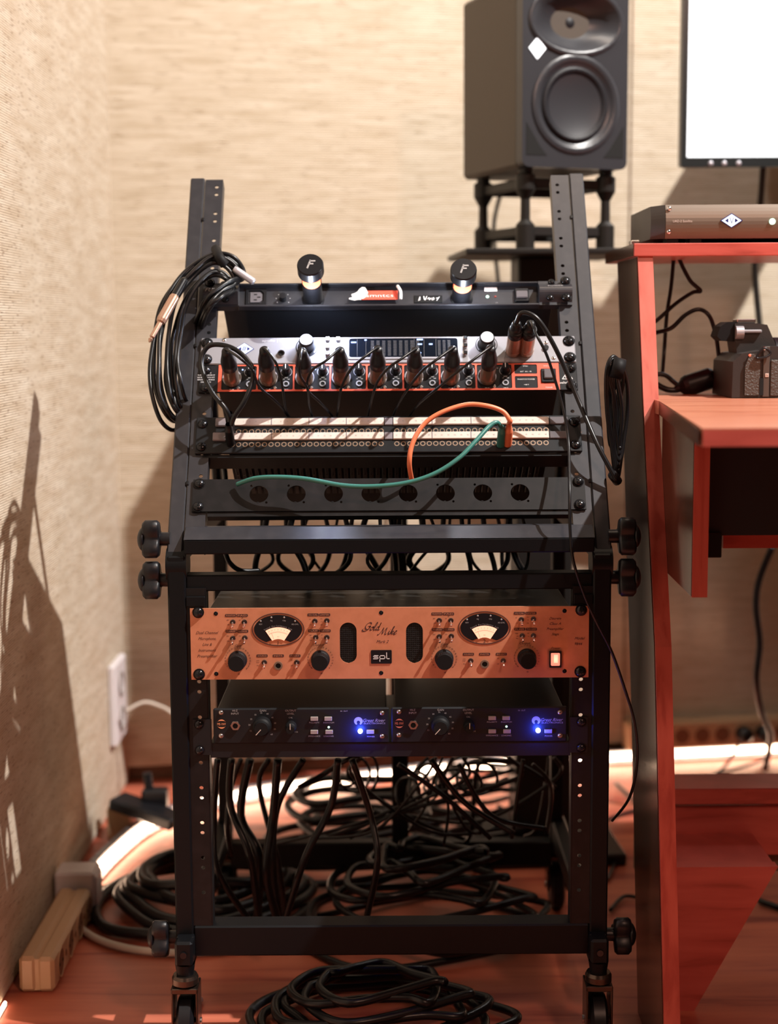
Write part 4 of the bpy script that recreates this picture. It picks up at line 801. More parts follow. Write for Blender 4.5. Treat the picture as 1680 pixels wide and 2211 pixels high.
for k in range(6):
    w1, w2 = random.uniform(-5, 5), random.uniform(-6, 6); xl_ = 1310+3.5*k+w1; xr_ = 1350-4*k+w2; tw = 8 if k % 2 else -6
    pts = [AY(1326, 770+5*k, D+.07), AY(xl_, 800, D+.065), AY(xl_+6+tw, 880, D+.075), AY(xl_+10, 960, D+.08), AY(1332+k, 1036-14*k, D+.08), AY(xr_-8, 960, D+.09), AY(xr_-4-tw, 880, D+.095), AY(xr_-2, 810, D+.085)]
    b = MB(); b.tube(spline(pts, 7, True), .0026, 8, cap=False); b.build('cable_turn', 'rubber', CR, world=True)
b = MB(); b.tube([AY(1322, 792, D+.06), AY(1346, 798, D+.06)], .013, 10); b.build('strap', 'matte', CR, world=True)
b = MB(); b.tube([AY(1334, 1040, D+.06), AY(1322, 1024, D+.05)], .006, 10); b.build('plug_boot', 'black', CR, world=True)

# ------------------------------------------------------------------ cables behind and under the rack
random.seed(21)
gH = 'black cables hanging inside the rack'
def hang(pts, r, m='rubber', lab='black cable hanging down inside the open lower part of the rack', g=gH, nm='hanging_cable'): return cable(nm, pts, r, m, lab, g, 7, 7)
HG_ = ['sixth', 'seventh', 'second', 'fourth', 'leftmost', 'eighth', 'rightmost', 'third', 'fifth']
HL = ['black cable in the lower rack opening, %s from the left at the top' % q if q not in ('leftmost', 'rightmost') else q+' of the black cables hanging in the lower rack opening' for q in HG_]+['black cable rising to the right below the left blue lamp']
for hi, (p0, p1, p2, p3, r, dy) in enumerate((((600, 1640), (590, 1760), (575, 1880), (600, 1990), .0058, .15), ((655, 1640), (600, 1740), (590, 1860), (605, 1990), .0048, .18), ((500, 1640), (498, 1740), (540, 1850), (560, 1990), .005, .16), ((540, 1640), (520, 1760), (560, 1850), (555, 1990), .006, .2), ((470, 1640), (462, 1760), (470, 1880), (540, 1990), .0045, .14), ((730, 1640), (715, 1740), (660, 1850), (615, 1990), .005, .13), ((760, 1640), (800, 1760), (815, 1860), (790, 1990), .0045, .12), ((520, 1640), (500, 1700), (490, 1780), (500, 1850), .0035, .22), ((580, 1640), (560, 1700), (600, 1860), (615, 1970), .0040, .25), ((645, 1700), (700, 1670), (750, 1640), (790, 1625), .0035, .2))):
    hang([AY(*p0, D+dy), AY(*p1, D+dy+.02), AY(*p2, D+dy), AY(*p3, D+dy+.03)], r, lab=HL[hi])
for k in range(13):                       # looser web of thinner cables behind
    x0 = random.uniform(700, 1200); x1_ = random.uniform(560, 1200); dy = random.uniform(.25, .40); q = random.uniform(1740, 1800)
    hang([AY(x0, 1635, D+dy), AY(x0+random.uniform(-40, 20), 1680, D+dy), AY((x0+x1_)/2, q, D+dy+.02), AY(x1_, random.uniform(1740, 1830), D+dy+.05)], random.uniform(.0018, .0034), lab='thin black cable tangled behind the lower rack opening', g='thin tangled cables behind the rack', nm='thin_cable')
for (px, py, rx, ry) in ((745, 1668, 28, 30), (765, 1672, 34, 38), (790, 1668, 26, 42), (905, 1700, 22, 32), (880, 1712, 26, 34), (925, 1690, 26, 40), (1030, 1680, 44, 36), (990, 1690, 50, 30)):
    dy = random.uniform(.3, .38); b = MB(); b.tube(spline([AY(px+rx*math.cos(a), py+ry*math.sin(a), D+dy+.02*math.sin(2*a)) for a in [2*math.pi*i/9 for i in range(9)]], 5, True), .0022, 6, cap=False); tag(b.build('thin_cable', 'rubber'), 'small loop of thin black cable behind the lower rack opening', 'cable', 'small cable loops behind the rack')
for k, (a, c, e_, r, dy) in enumerate((((930, 1640), (1000, 1730), (1110, 1800), .0042, .16), ((990, 1650), (1060, 1760), (1180, 1790), .0036, .2), ((1130, 1640), (1120, 1700), (1105, 1810), .003, .22), ((1150, 1650), (1190, 1700), (1180, 1800), .003, .25), ((860, 1650), (960, 1720), (1060, 1810), .0038, .24), ((1040, 1640), (1120, 1650), (1200, 1700), .003, .3))): hang([AY(*a, D+dy), AY(*c, D+dy), AY(*e_, D+dy)], r, lab=('first', 'second', 'fifth', 'rightmost', 'thick lower', 'upper flat')[k]+' black cable slanting right in the lower rack opening', g='slanting cables inside the rack')
for k in range(26):                       # bundle in the middle between upper and lower rack
    x0 = 560+k*23+random.uniform(-12, 12); dy = random.uniform(.10, .24); hang([AY(x0, 1105, D+dy), AY(x0+random.uniform(-15, 15), 1160, D+dy), AY(x0+random.uniform(-30, 30), 1215, D+dy+.02), AY(x0+random.uniform(-70, 60), 1262, D+dy+.05)], random.uniform(.0020, .0046), lab='black cable of the bundle behind the cross bars in the middle of the rack', g='cable bundle behind the cross bars', nm='bundled_cable')
hang([AY(486, 1190, D+.08), AY(496, 1215, D+.08), AY(520, 1232, D+.09), AY(560, 1232, D+.10)], .0032, lab='black cable sagging behind the cross bars at the left', g=None, nm='sagging_cable')
hang([AY(480, 985, D+.19), AY(487, 1040, D+.17), AY(478, 1110, D+.12)], .0036, lab='black cable hanging at the left behind the connector panel', g=None, nm='hanging_cable')
# thick coil on the floor left of the rack
def floorcoil(T, cx, cy, rx, ry, n, r, m, z0=0, jit=.01, step=.014):
    for k in range(n):
        s_ = 1-.09*k; a0 = random.uniform(0, 6); ph = random.uniform(0, 6)
        pts = [(cx+random.uniform(-jit, jit)*.3+rx*s_*math.cos(a)+jit*math.sin(2*a+ph), cy+ry*s_*math.sin(a)+jit*math.cos(3*a+ph), z0+r+step*k+.004*(1+math.sin(2*a+ph))) for a in [2*math.pi*i/10 for i in range(10)]]
        b = MB(); b.tube(spline(pts, 6, True), r, 10, cap=False); b.build('cable_turn', m, T, world=True)
T = thing('cable_coil', 'thick black cable coiled on the floor left of the rack by the corner', 'cable coil', (-.33, 2.28, 0)); floorcoil(T, -.285, 2.27, .165, .15, 6, .0085, 'rubber2', jit=.012, step=.010)
b = MB(); b.tube(spline([(-.30+.185*math.cos(a), 2.25+.17*math.sin(a), .007) for a in [R(120+22*i) for i in range(12)]], 5), .0055, 8); b.build('cable_turn', 'whitec', T, world=True)
T = thing('cable_coil', 'black cable coiled on the floor under the bottom bar of the rack', 'cable coil', (0, 1.95, 0)); floorcoil(T, -.02, 1.86, .165, .10, 7, .0060, 'rubber', jit=.016, step=.009)
T = thing('cable_coil', 'black cable heap lying inside the base of the rack', 'cable coil', (.05, 2.2, 0)); floorcoil(T, .05, 2.16, .19, .12, 8, .0055, 'rubber', jit=.025, step=.017)
T = thing('cable_coil', 'black cable coil on the floor behind the rear bar of the rack', 'cable coil', (-.05, 2.5, 0)); floorcoil(T, -.03, 2.48, .18, .13, 6, .0065, 'rubber2', jit=.03, step=.022)
T = thing('cable_coil', 'black cable tangle on the floor behind the right rear of the rack', 'cable coil', (.2, 2.62, 0)); floorcoil(T, .19, 2.6, .13, .11, 6, .0045, 'rubber', z0=.024, jit=.035, step=.02)
for k, q in enumerate(([(1330, 1690), (1390, 1745), (1450, 1790)], [(1310, 1770), (1370, 1750), (1440, 1745)], [(1310, 1900), (1330, 1860), (1345, 1840)], [(1318, 1965), (1350, 1935), (1400, 1945)])):
    cable('floor_cable', [AZ(*p, .006) for p in q], .0032, 'rubber', 'black cable lying on the floor between the rack and the desk side', 'floor cables beside the desk')
cable('cable_tie', [AZ(430, 2160, .004), AZ(418, 2172, .012), AZ(424, 2190, .004), AZ(408, 2230, .004)], .006, 'whitec', 'whitish cord end lying on the floor beside the left front wheel', cat='cord')

# ------------------------------------------------------------------ left wall: socket strip, wall box, white unit, black device
def wall_box():
    a = AX(52, 2115, -.50); y0 = AZ(40, 2120, 0).y
    P = thing('power_strip', 'beige socket strip lying on the floor against the left wall', 'power strip', (-.485, 2.1, 0))
    ya, yb = 1.965, 2.225; x0, x1, h = -.507, -.459, .050
    b = MB(); b.span(x0, (x0+x1)/2-.0006, ya, yb, .001, h+.001, .005); b.span((x0+x1)/2+.0006, x1, ya, yb, .001, h, .005); b.span(x0+.003, x1-.003, ya+.003, yb-.003, .003, h-.003); b.build('housing', 'beige', P, world=True)
    for i in range(4):
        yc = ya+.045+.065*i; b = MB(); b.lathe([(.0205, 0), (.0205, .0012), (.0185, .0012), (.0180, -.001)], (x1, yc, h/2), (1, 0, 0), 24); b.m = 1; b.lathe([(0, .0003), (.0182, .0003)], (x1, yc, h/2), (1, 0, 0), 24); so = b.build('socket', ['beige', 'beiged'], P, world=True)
        b = MB()
        for q in (-.0095, .0095): b.cyl((x1+.0004, yc+q, h/2), (x1+.0009, yc+q, h/2), .0024, n=10)
        b.build('pin_hole', 'hole', so, world=True)
    for i in range(3): b = MB(); b.lathe([(0, .001), (.004, .001), (.005, 0)], (x1, ya+.0775+.065*i, h/2), (1, 0, 0), 12); b.build('screw', 'beiged', P, world=True)
    Q = thing('adapter_box', 'white plastic adapter at the far end of the beige socket strip', 'adapter', (-.49, 2.26, 0)); b = MB(); b.span(-.517, -.455, 2.232, 2.285, 0, .070, .004); b.build('housing', 'wplastic', Q, world=True); b = MB(); b.span(-.455, -.452, 2.238, 2.279, .006, .062, .001); b.build('front_cover', 'wplastic', Q, world=True)
wall_box()
yb0, yb1 = 2.78, 2.895; q0, q1 = AX(258, 1610, RX0+.01).z, AX(250, 1425, RX0+.01).z
W = thing('wall_socket_box', 'white wall socket box on the left wall close to the corner', 'wall socket', (RX0+.012, 2.83, q0)); b = MB(); b.span(RX0, RX0+.014, 2.74, 2.855, q0+.01, q1-.005, .003); b.build('housing', 'wplastic', W, world=True)
for zz in (.3, .7): b = MB(); b.lathe([(.024, 0), (.024, .003), (.020, .003), (.019, 0), (0, 0)], (RX0+.014, 2.797, q0+(q1-q0)*zz), (1, 0, 0), 20); b.build('socket', 'button', W, world=True)
cable('white_cable', [Vector((RX0+.030, 2.75, q0+(q1-q0)*.45)), AY(310, 1517, 2.76), AY(345, 1525, 2.76), AY(372, 1540, 2.75), AY(420, 1580, 2.74), AY(470, 1660, 2.74), AZ(500, 1760, .01)], .0035, 'whitec', 'white cable curving from the white wall socket box behind the rack')
Bx = thing('black_device', 'flat black adapter bar leaning near the corner behind the rack', 'adapter', (-.42, 2.72, 0))
a, c = AY(250, 1728, 2.60), AY(385, 1775, 2.55); b = MB(); d = c-a; b.box((a+c)/2, (d.length, .05, .022), .004, d.to_track_quat('X', 'Z').to_matrix()); b.build('housing', 'black', Bx, world=True)
b = MB(); p = AY(335, 1722, 2.60); b.box(p, (.045, .03, .034), .004); b.cyl(p+Vector((-.01, 0, .015)), p+Vector((-.013, 0, .045)), .008); b.build('plug', 'black', Bx, world=True)
b = MB(); b.span(-.50, -.46, 2.58, 2.62, 0, a.z-.008, .002); b.span(-.36, -.34, 2.54, 2.57, 0, c.z+.0, .002); b.build('foot', 'beige', Bx, world=True)

# socket strip on the back wall under the desk
PS = thing('power_strip', 'beige socket strip mounted low on the back wall under the desk', 'power strip', (.8, 3.06, .06))
xa = .50; za, zb = AY(1500, 1614, 3.05).z, AY(1500, 1556, 3.05).z
b = MB(); b.span(-.02, .60, -.045, -.002, za, zb, .004); b.build('housing', 'beige', PS)
Mx = Matrix.Rotation(wang, 4, 'Z'); PS.location = (xa, wb(xa)-.0, 0); PS.rotation_euler = (0, 0, wang)
for i in range(8):
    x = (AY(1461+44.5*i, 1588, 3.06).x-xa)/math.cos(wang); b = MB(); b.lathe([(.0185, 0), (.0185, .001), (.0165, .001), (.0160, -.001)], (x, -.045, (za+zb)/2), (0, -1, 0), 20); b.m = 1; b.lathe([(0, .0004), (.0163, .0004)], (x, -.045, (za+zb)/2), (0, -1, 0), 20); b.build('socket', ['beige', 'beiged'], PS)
    if i in (3, 4, 7): b = MB(); b.lathe([(.0165, 0), (.0165, .022), (.010, .030), (0, .030)], (x, -.045, (za+zb)/2), (0, -1, 0), 16); b.build('plug', 'black', PS)
cable('plug_cable', [AY(1600, 1600, 2.98), AZ(1560, 1660, .01), AZ(1500, 1690, .01)], .003, 'rubber', 'black mains cable running left from the socket strip under the desk')
cable('plug_cable', [AY(1650, 1600, 2.98), AZ(1662, 1630, .012), AZ(1620, 1650, .01), AZ(1548, 1672, .01)], .0032, 'rubber', 'black mains cable crossing in front of the light strip under the desk')
cable('desk_cable', [AY(1668, 1180, 2.55), AY(1640, 1250, 2.57), AY(1632, 1310, 2.58), AY(1640, 1390, 2.6), AY(1633, 1470, 2.62), AY(1645, 1540, 2.7), AY(1664, 1590, 2.8), AZ(1652, 1660, .01)], .0060, 'rubber', 'black cable hanging down behind the desk to the floor')
cable('stand_cable', [AZ(1640, 1945, .006), AZ(1660, 1952, .006), AZ(1700, 1962, .006), AZ(1760, 1950, .006)], .005, 'rubber', 'black cable lying on the floor right of the desk brace board')

# ------------------------------------------------------------------ desk
DK_ = thing('studio_desk', 'red wooden studio desk with a raised shelf at the right of the rack', 'desk', (.6, 1.9, 0))
DZ = .8035
xl = .324
zt = AY(1500, 525, 1.985).z; zu = AY(1500, 553, 1.985).z
# slanted side panel (outline in y, z)
def prism_x(mb, pts, x0, x1):
    n = len(pts); mb.add([(x0, y, z) for y, z in pts], [tuple(range(n))]); mb.add([(x1, y, z) for y, z in pts], [tuple(range(n))]); mb.add([(x0, y, z) for y, z in pts]+[(x1, y, z) for y, z in pts], [(i, (i+1) % n, n+(i+1) % n, n+i) for i in range(n)])
b = MB(); prism_x(b, [(1.700, 0), (1.812, .508), (1.925, .80), (1.985, zu), (2.16, zu), (2.10, .80), (1.99, .40), (1.90, 0)], xl, xl+.0195); b.build('side_panel', 'deskv', DK_, world=True)
b = MB(); b.span(xl-.006, 1.9, 1.980, 2.235, zu, zt, .001); b.build('top_shelf', 'desk', DK_, world=True)
pa, pb = AZ(1424, 866, DZ), AZ(1510, 925, DZ)
b = MB(); top = [(pa.x, pa.y), (pb.x+.003, pb.y), (1.9, pb.y), (1.9, 2.16), (pa.x, 2.16)]; n = 5
b.add([(x, y, DZ) for x, y in top]+[(x, y, DZ-.017) for x, y in top], [(0, 1, 2, 3, 4), (5, 6, 7, 8, 9)]+[(i, (i+1) % n, n+(i+1) % n, n+i) for i in range(n)]); b.build('desktop', 'deskt', DK_, world=True)
b = MB(); b.add([(pb.x+.0035, pb.y-.0004, DZ-.0012), (1.9, pb.y-.0004, DZ-.0012), (1.9, pb.y-.0004, DZ-.0168), (pb.x+.0035, pb.y-.0004, DZ-.0168)], [(0, 1, 2, 3)]); b.build('front_edging', 'desk', DK_, world=True)
b = MB(); prism_x(b, [(1.705, 0.001), (1.817, .508), (1.930, .80), (1.989, zu-.001), (2.155, zu-.001), (2.095, .80), (1.985, .40), (1.895, 0.001)], xl-.001, xl); b.build('outer_laminate', 'lam', DK_, world=True)
ang = math.atan2(pb.y-pa.y, pb.x-pa.x); xb_ = .3445
b = MB(); zbt = AY(1515, 1290, 1.70).z; prism_x(b, [(1.70, DZ-.0172), (1.70, zbt), (1.90, zbt+.004), (1.90, DZ-.0172)], xb_, xb_+.0175); b.build('bracket_board', 'deskv', DK_, world=True)
b = MB(); b.span(xb_+.018, 1.8, 1.72, 1.90, AY(1600, 1156, 1.72).z, DZ-.0172); b.build('under_tray', 'deskblack', DK_, world=True)
b = MB(); b.span(AY(1556, 1170, 1.92).x, 1.8, 1.905, 1.925, AY(1600, 1180, 1.92).z, AY(1600, 1140, 1.92).z); b.build('rear_rail', 'desk', DK_, world=True)
b = MB(); q = AY(1545, 1203, 1.72); b.span(xb_+.018, q.x+.006, 1.715, 1.76, q.z, AY(1545, 1150, 1.72).z, .001); b.build('drawer_runner', 'black', DK_, world=True)
lx = lambda y: pa.x+(pb.x-pa.x)*(y-pa.y)/(pb.y-pa.y)
b = MB(); b.add([(lx(y)-.0006, y, z) for y in (pb.y+.001, pa.y) for z in (DZ-.0008, DZ-.0166)]+[(lx(y)+.0004, y, z) for y in (pb.y+.001, pa.y) for z in (DZ-.0008, DZ-.0166)], [(0, 1, 3, 2), (4, 6, 7, 5), (0, 4, 5, 1), (2, 3, 7, 6), (0, 2, 6, 4), (1, 5, 7, 3)]); b.build('side_edging', 'lam', DK_, world=True)
b = MB(); prism_x(b, [(1.702, DZ-.0175), (1.702, zbt+.001), (1.899, zbt+.005), (1.899, DZ-.0175)], xb_-.0008, xb_); b.build('bracket_laminate', 'lam', DK_, world=True)
b = MB(); b.span(xl-.0068, xl-.006, 1.981, 2.234, zu+.0005, zt-.0005); b.build('shelf_end', 'lam', DK_, world=True)
# lower boards
yL = 2.02; x1 = xl+.0195
z_a, z_b, z_c, z_d = AY(1550, 1703, yL).z, AY(1550, 1737, yL).z, AY(1550, 1745, yL+.01).z, AY(1550, 1848, yL+.01).z
dd = (AZ(1550, 1670, z_a).y-yL)
b = MB(); b.span(x1, 1.8, yL, yL+dd, z_b, z_a, .001); b.build('lower_shelf', 'desk', DK_, world=True)
b = MB(); b.span(x1, 1.8, yL+.012, yL+.028, z_d, z_b-.006, .001); b.build('front_board', 'desk', DK_, world=True)
b = MB(); b.span(x1, 1.8, yL+.030, yL+.05, z_d-.03, z_d+.02); b.build('gap_shade_strip', 'smoke', DK_, world=True)  # brown strip filling the dark gap, shade put into its colour
yB = 1.90; zt_ = AY(1550, 1872, yB).z; ptr = AY(1682, 1868, yB)
sl = (AY(1682, 1868, yB)-AY(1541, 2110, yB)); xg = lambda z: ptr.x+(z-ptr.z)*sl.x/sl.z
b = MB(); b.plate([(x1, 0), (max(x1+.005, xg(.0)), 0), (xg(zt_), zt_), (x1, zt_)], [], yB, yB+.018); b.build('brace_board', 'desk', DK_, world=True)
b = MB(); b.span(x1, xg(zt_)-.002, yB+.018, yL+.03, zt_-.017, zt_-.001); b.build('brace_ledge', 'desk', DK_, world=True)
# ------------------------------------------------------------------ box on the shelf, with lit emblem
bz = zt; yS = 1.955+.04
pL = AY(1436, 480, yS); S = thing('processor_box', 'tan aluminium processor box with lit diamond emblem on the desk shelf', 'audio unit', (pL.x, yS, bz))
zlo, zhi = AY(1500, 515, yS).z-bz, AY(1500, 442, yS).z-bz; Wd = .30
b = MB(); n = 10; prof = [(.0, zlo)]+[(-.006*math.sin(math.pi*i/n), zlo+(zhi-zlo)*i/n) for i in range(1, n)]+[(0, zhi), (.16, zhi), (.16, zlo)]; m = len(prof)
b.add([(0, y, z) for y, z in prof]+[(Wd, y, z) for y, z in prof], [(i, (i+1) % m, m+(i+1) % m, m+i) for i in range(m)]); b.add([(Wd, y, z) for y, z in prof], [tuple(range(m))]); b.build('front_panel', 'tan', S)
b = MB(); xo = -.0005; xk = AY(1402, 458, yS+.02).x-pL.x; b.add([(xo, y, z) for y, z in prof]+[(xk, y*.98+.012, zlo+(z-zlo)*.97) for y, z in prof], [(i, (i+1) % m, m+(i+1) % m, m+i) for i in range(m)]+[tuple(range(m)), tuple(range(m, 2*m))]); b.build('end_cap', 'tand', S)
for px, py in ((1444, 451), (1443, 501)): q = AY(px, py, yS); b = MB(); b.dome((q.x-pL.x, -.004, q.z-bz), .0030, .002); b.build('screw', 'chrome', S)
q = AY(1577, 477, yS); x, z = q.x-pL.x, q.z-bz; b = MB(); b.plate([(x-.0145, z), (x, z-.0095), (x+.0145, z), (x, z+.0095)], [], -.0072, -.006); lg = b.build('emblem', 'logob', S)
b = MB(); b.plate([(x-.0128, z), (x, z-.0083), (x+.0128, z), (x, z+.0083)], [[(x-.0086, z), (x-.0042, z+.0030), (x-.0042, z-.0030)], [(x+.0086, z), (x+.0042, z-.0030), (x+.0042, z+.0030)]], -.0076, -.0072); b.build('lit_diamond', 'logo', lg)
b = MB(); b.box((x-.001, -.0078, z), (.0006, .0002, .0080), 0, Matrix.Rotation(R(-20), 3, 'Y')); b.box((x+.0012, -.0078, z), (.0006, .0002, .0080), 0, Matrix.Rotation(R(20), 3, 'Y')); b.build('emblem_lines', 'logob', lg)
q = AY(1472, 478, yS); b = MB(); b.text('UAD-2 Satellite', q.x-pL.x, -.0066, q.z-bz, .0030, wid=.025); b.build('lettering', 'strip', S)
q = AY(1665, 479, yS); b = MB(); b.lathe([(0, .0075), (.0040, .0075), (.0040, .005)], (q.x-pL.x, 0, q.z-bz)); b.build('power_lamp', 'greenled', S)
for x, w_ in ((.003, .015), (.033, .015), (.24, .03)): b = MB(); b.span(x, x+w_, .002, .03, 0, zlo); b.build('rubber_foot', 'matte', S)
b = MB(); b.span(.01, .28, .12, .15, 0, zlo); b.build('rubber_foot', 'matte', S)
b = MB(); q = AZ(1391, 521, zt+.001); b.box((q.x, 2.03, zt+.003), (.012, .02, .006), .001); tag(b.build('small_clip', 'steel'), 'small shiny metal clip on the left end of the desk shelf', 'clip')

# ------------------------------------------------------------------ photo camera on the desk
yC = 1.945; c0 = AY(1558, 860, yC); C_ = thing('photo_camera', 'black photo camera seen from the side standing on the desk', 'camera', (c0.x, yC, DZ)); ch = lambda px, py: (lambda q: (q.x-c0.x, q.z-DZ))(AY(px, py, yC+.045))
cl = lambda px, py, y=yC: (lambda q: (q.x-c0.x, q.z-DZ))(AY(px, py, y))
b = MB(); x0, _ = cl(1588, 800); x1c, _ = cl(1692, 800); _, zt1 = cl(1600, 757)
b.plate([(x0-.004, .001), (x1c, .001), (x1c, zt1+.005), (x0+.040, zt1+.005), (x0+.034, zt1), (x0+.008, zt1-.004), (x0-.003, zt1-.014)], [], 0, .118); b.build('body', 'camb', C_)
b = MB(); xa, _ = cl(1608, 800); xb, _ = cl(1640, 800); b.plate([(xa, .004), (xb, .004), (xb, zt1-.004), (xa+.006, zt1-.004), (xa, zt1-.02)], [], -.003, .0); b.build('side_cover', 'leather', C_)
xa, _ = cl(1647, 800); xb, _ = cl(1661, 800); b = MB(); b.span(xa, xb, -.0022, 0, .002, zt1+.005, .0005); pl = b.build('side_plate', 'camp', C_); q = cl(1655, 810); b = MB(); b.box((q[0], -.0026, q[1]), (.0045, .0006, .0045), .0002); b.build('wireless_mark', 'strip', pl)
b = MB(); b.text('N', q[0], -.0031, q[1], .0026); b.build('mark_letter', 'ink', pl)
xa, _ = cl(1663, 800); b = MB(); b.span(xa, xa+.04, -.003, 0, .003, zt1-.012, .001); b.build('leather_grip', 'leather', C_)
xa, za_ = ch(1546, 736); xb, zb_ = ch(1580, 695)
b = MB(); prof = [(xa, za_+.006), (xa+.006, za_), (xb+.002, za_-.001), (xb+.004, zb_), (xa+.013, zb_), (xa+.004, zb_-.006)]; b.plate(prof, [], .038, .080); b.build('eyecup', 'matte', C_)
b = MB(); b.plate([(xb+.002, za_+.004), (xb+.002, zb_-.002), (xb+.030, zb_-.002), (xb+.044, zb_-.004), (xb+.056, zt1+.006), (xb+.056, zt1-.004), (xb+.006, zt1-.006)], [], .035, .083); b.build('viewfinder_hump', 'camb', C_)
b = MB(); q = ch(1584, 718); b.cyl((q[0], .034, q[1]), (q[0]+.010, .034, q[1]), .0085, n=20); q = ch(1590, 712); b.span(q[0], q[0]+.030, .030, .036, q[1]-.004, q[1], .001); b.build('hump_trim', 'silver', C_)
b = MB(); qa, qz = ch(1592, 693); b.span(qa, qa+.024, .045, .072, zb_-.002, zb_+.0035, .0008); b.build('accessory_shoe', 'steel', C_)
q = cl(1618, 767); b = MB(); b.dome((q[0], -.003, q[1]), .0016, .001); b.build('card_lamp', 'redled', C_)
q = cl(1649, 753); b = MB(); b.dome((q[0], -.003, q[1]), .003, .004); b.m = 0; b.build('strap_lug', 'chrome', C_)
q = cl(1646, 762); b = MB(); b.tube(spline([(q[0]-.009, -.006, q[1]-.006), (q[0], -.007, q[1]+.006), (q[0]+.009, -.006, q[1]), (q[0]+.003, -.007, q[1]-.005)], 6, True), .0016, 7, cap=False); b.build('strap_ring', 'black', C_)
q = cl(1643, 833); b = MB(); b.span(q[0]-.0025, q[0]+.0025, -.0036, -.003, q[1]-.012, q[1]+.010); b.build('port_slot', 'hole', C_)
b = MB(); b.lathe([(0, 0), (.032, 0), (.032, .045), (.030, .055), (0, .055)], (x1c, .062, .045), (1, 0, 0), 28); b.build('lens', 'black', C_)
# inline plug and cords beside the camera
CP = thing('inline_plug', 'black moulded cable connector lying on the desk beside the camera', 'connector', AY(1500, 830, 2.08))
a, c = AY(1476, 835, 2.07), AY(1538, 815, 2.07); d = (c-a).normalized(); b = MB(); b.lathe([(.004, -.012), (.006, -.006), (.013, 0), (.0150, .006), (.0150, .038), (.012, .043), (0, .043)], a, d, 18); b.build('moulding', 'black', CP, world=True)
b = MB(); b.tube(spline([a-d*.008, AY(1462, 842, 2.07), AY(1440, 841, 2.07), AY(1415, 828, 2.07), AY(1395, 815, 2.07)], 7), .0040, 8); b.build('cord', 'rubber', CP, world=True)
cable('desk_cable', [AY(1468, 835, 2.075), AY(1452, 822, 2.08), AY(1440, 812, 2.08), AY(1425, 808, 2.08), AY(1400, 812, 2.08)], .0033, 'rubber', 'thin black cord bending beside the moulded connector on the desk')
cable('camera_cable', [AY(1385, 728, 2.10), AY(1418, 718, 2.09), AY(1450, 708, 2.08), AY(1480, 680, 2.08), AY(1508, 668, 2.08), AY(1530, 680, 2.08), AY(1543, 712, 2.07), AY(1550, 750, 2.07), AY(1555, 800, 2.06)], .0030, 'rubber', 'black cord arching over the desk down to the camera')
cable('shelf_cable', [AY(1466, 556, 2.10), AY(1475, 578, 2.10), AY(1492, 608, 2.10), AY(1513, 628, 2.10), AY(1495, 632, 2.10), AY(1460, 655, 2.10), AY(1418, 692, 2.10), AY(1385, 715, 2.10)], .0028, 'rubber', 'black cord with a sharp bend hanging under the desk shelf')
cable('shelf_cable', [AY(1455, 556, 2.12), AY(1449, 620, 2.12), AY(1440, 680, 2.12), AY(1434, 760, 2.12), AY(1430, 812, 2.10)], .0028, 'rubber', 'straight black cord hanging from the desk shelf to the desktop')
# ------------------------------------------------------------------ wall monitor
yM = 2.62; m0 = AY(1468, 362, yM); MO = thing('computer_monitor', 'wide black monitor with a bright white screen at the top right', 'monitor', (m0.x, yM, m0.z))
W_, H_ = .62, .40; b = MB(); b.plate(rrect(0, W_, 0, H_, .004, 3), [rrect(.0105, W_-.0105, .0165, H_-.0105, .001, 2)], -.006, .0); b.span(.0, W_, 0, .022, .001, H_, .004); b.build('bezel', 'bezel', MO)
b = MB(); b.span(.0105, W_-.0105, -.002, 0, .0165, H_-.0105); sc_ = b.build('screen', 'screen', MO)
b = MB()
for py, w_ in ((5, .010), (20, .008), (36, .007), (91, .010), (109, .008), (130, .006), (148, .006), (166, .006), (211, .008), (228, .007), (273, .008), (293, .006)): q = AY(1506, py, yM); b.box((q.x-m0.x, -.0023, q.z-m0.z), (w_, .0003, .005))
b.build('screen_icons', mat('icon_grey', (.4, .4, .5), .5, emit=(.55, .58, .66), es=.9), sc_)
for px in (1533, 1562, 1593): q = AY(px, 361, yM); b = MB(); b.dome((q.x-m0.x, -.006, .006), .0045, .002, n=10); b.build('bezel_button', 'silver2', MO)
b = MB(); b.span(.22, .40, .02, .40, .10, .25, .005); b.build('wall_bracket', 'black', MO)
cable('monitor_cable', [AY(1648, 355, yM+.03), AY(1642, 440, yM+.05), AY(1630, 560, yM+.08), AY(1638, 680, yM+.08), AY(1652, 800, yM+.06), AY(1662, 900, yM+.05), AY(1668, 1180, yM)], .0058, 'stand', 'dark cable hanging from the monitor down behind the desk')
# ------------------------------------------------------------------ loudspeaker on its stand
yK = 2.50; SPA = R(21)
kb_ = AY(1120, 372, yK); KW, KH, KD = .182, .292, .235
SP = thing('studio_loudspeaker', 'black studio loudspeaker turned to the right with a glowing white diamond on its front', 'loudspeaker', (AY(1176, 372, yK).x, yK+.05, kb_.z), (0, 0, SPA))
n_ = -KD/2-.0
b = MB(); b.span(-KW/2, KW/2, n_+.022, n_+KD, 0, KH, .006); b.build('cabinet', 'spkside', SP)
def bowl(prof, x, y, z, n=32, sx=1, sz=1, mb=None, ax=(0, -1, 0)): mb.lathe(prof, (x, y, z), ax, n, sharp=False, sx=sx, sz=sz)
tz, wz = KH-.066, .098; tr, wr = .064, .069
fr = MB(); 
fr.plate(rrect(-KW/2-.002, KW/2+.002, .0, KH+.001, .012, 4), [[(.080*math.cos(2*math.pi*i/32), tz+.051*math.sin(2*math.pi*i/32)) for i in range(32)], circ(0, wz, wr+.006, 32)], n_, n_+.022)
bf = fr.build('front_baffle', 'spk', SP)
b = MB(); n = 32
def ringe(rx, rz, y, cz, cx=0): return [(cx+rx*math.cos(2*math.pi*i/n), y, cz+rz*math.sin(2*math.pi*i/n)) for i in range(n)]
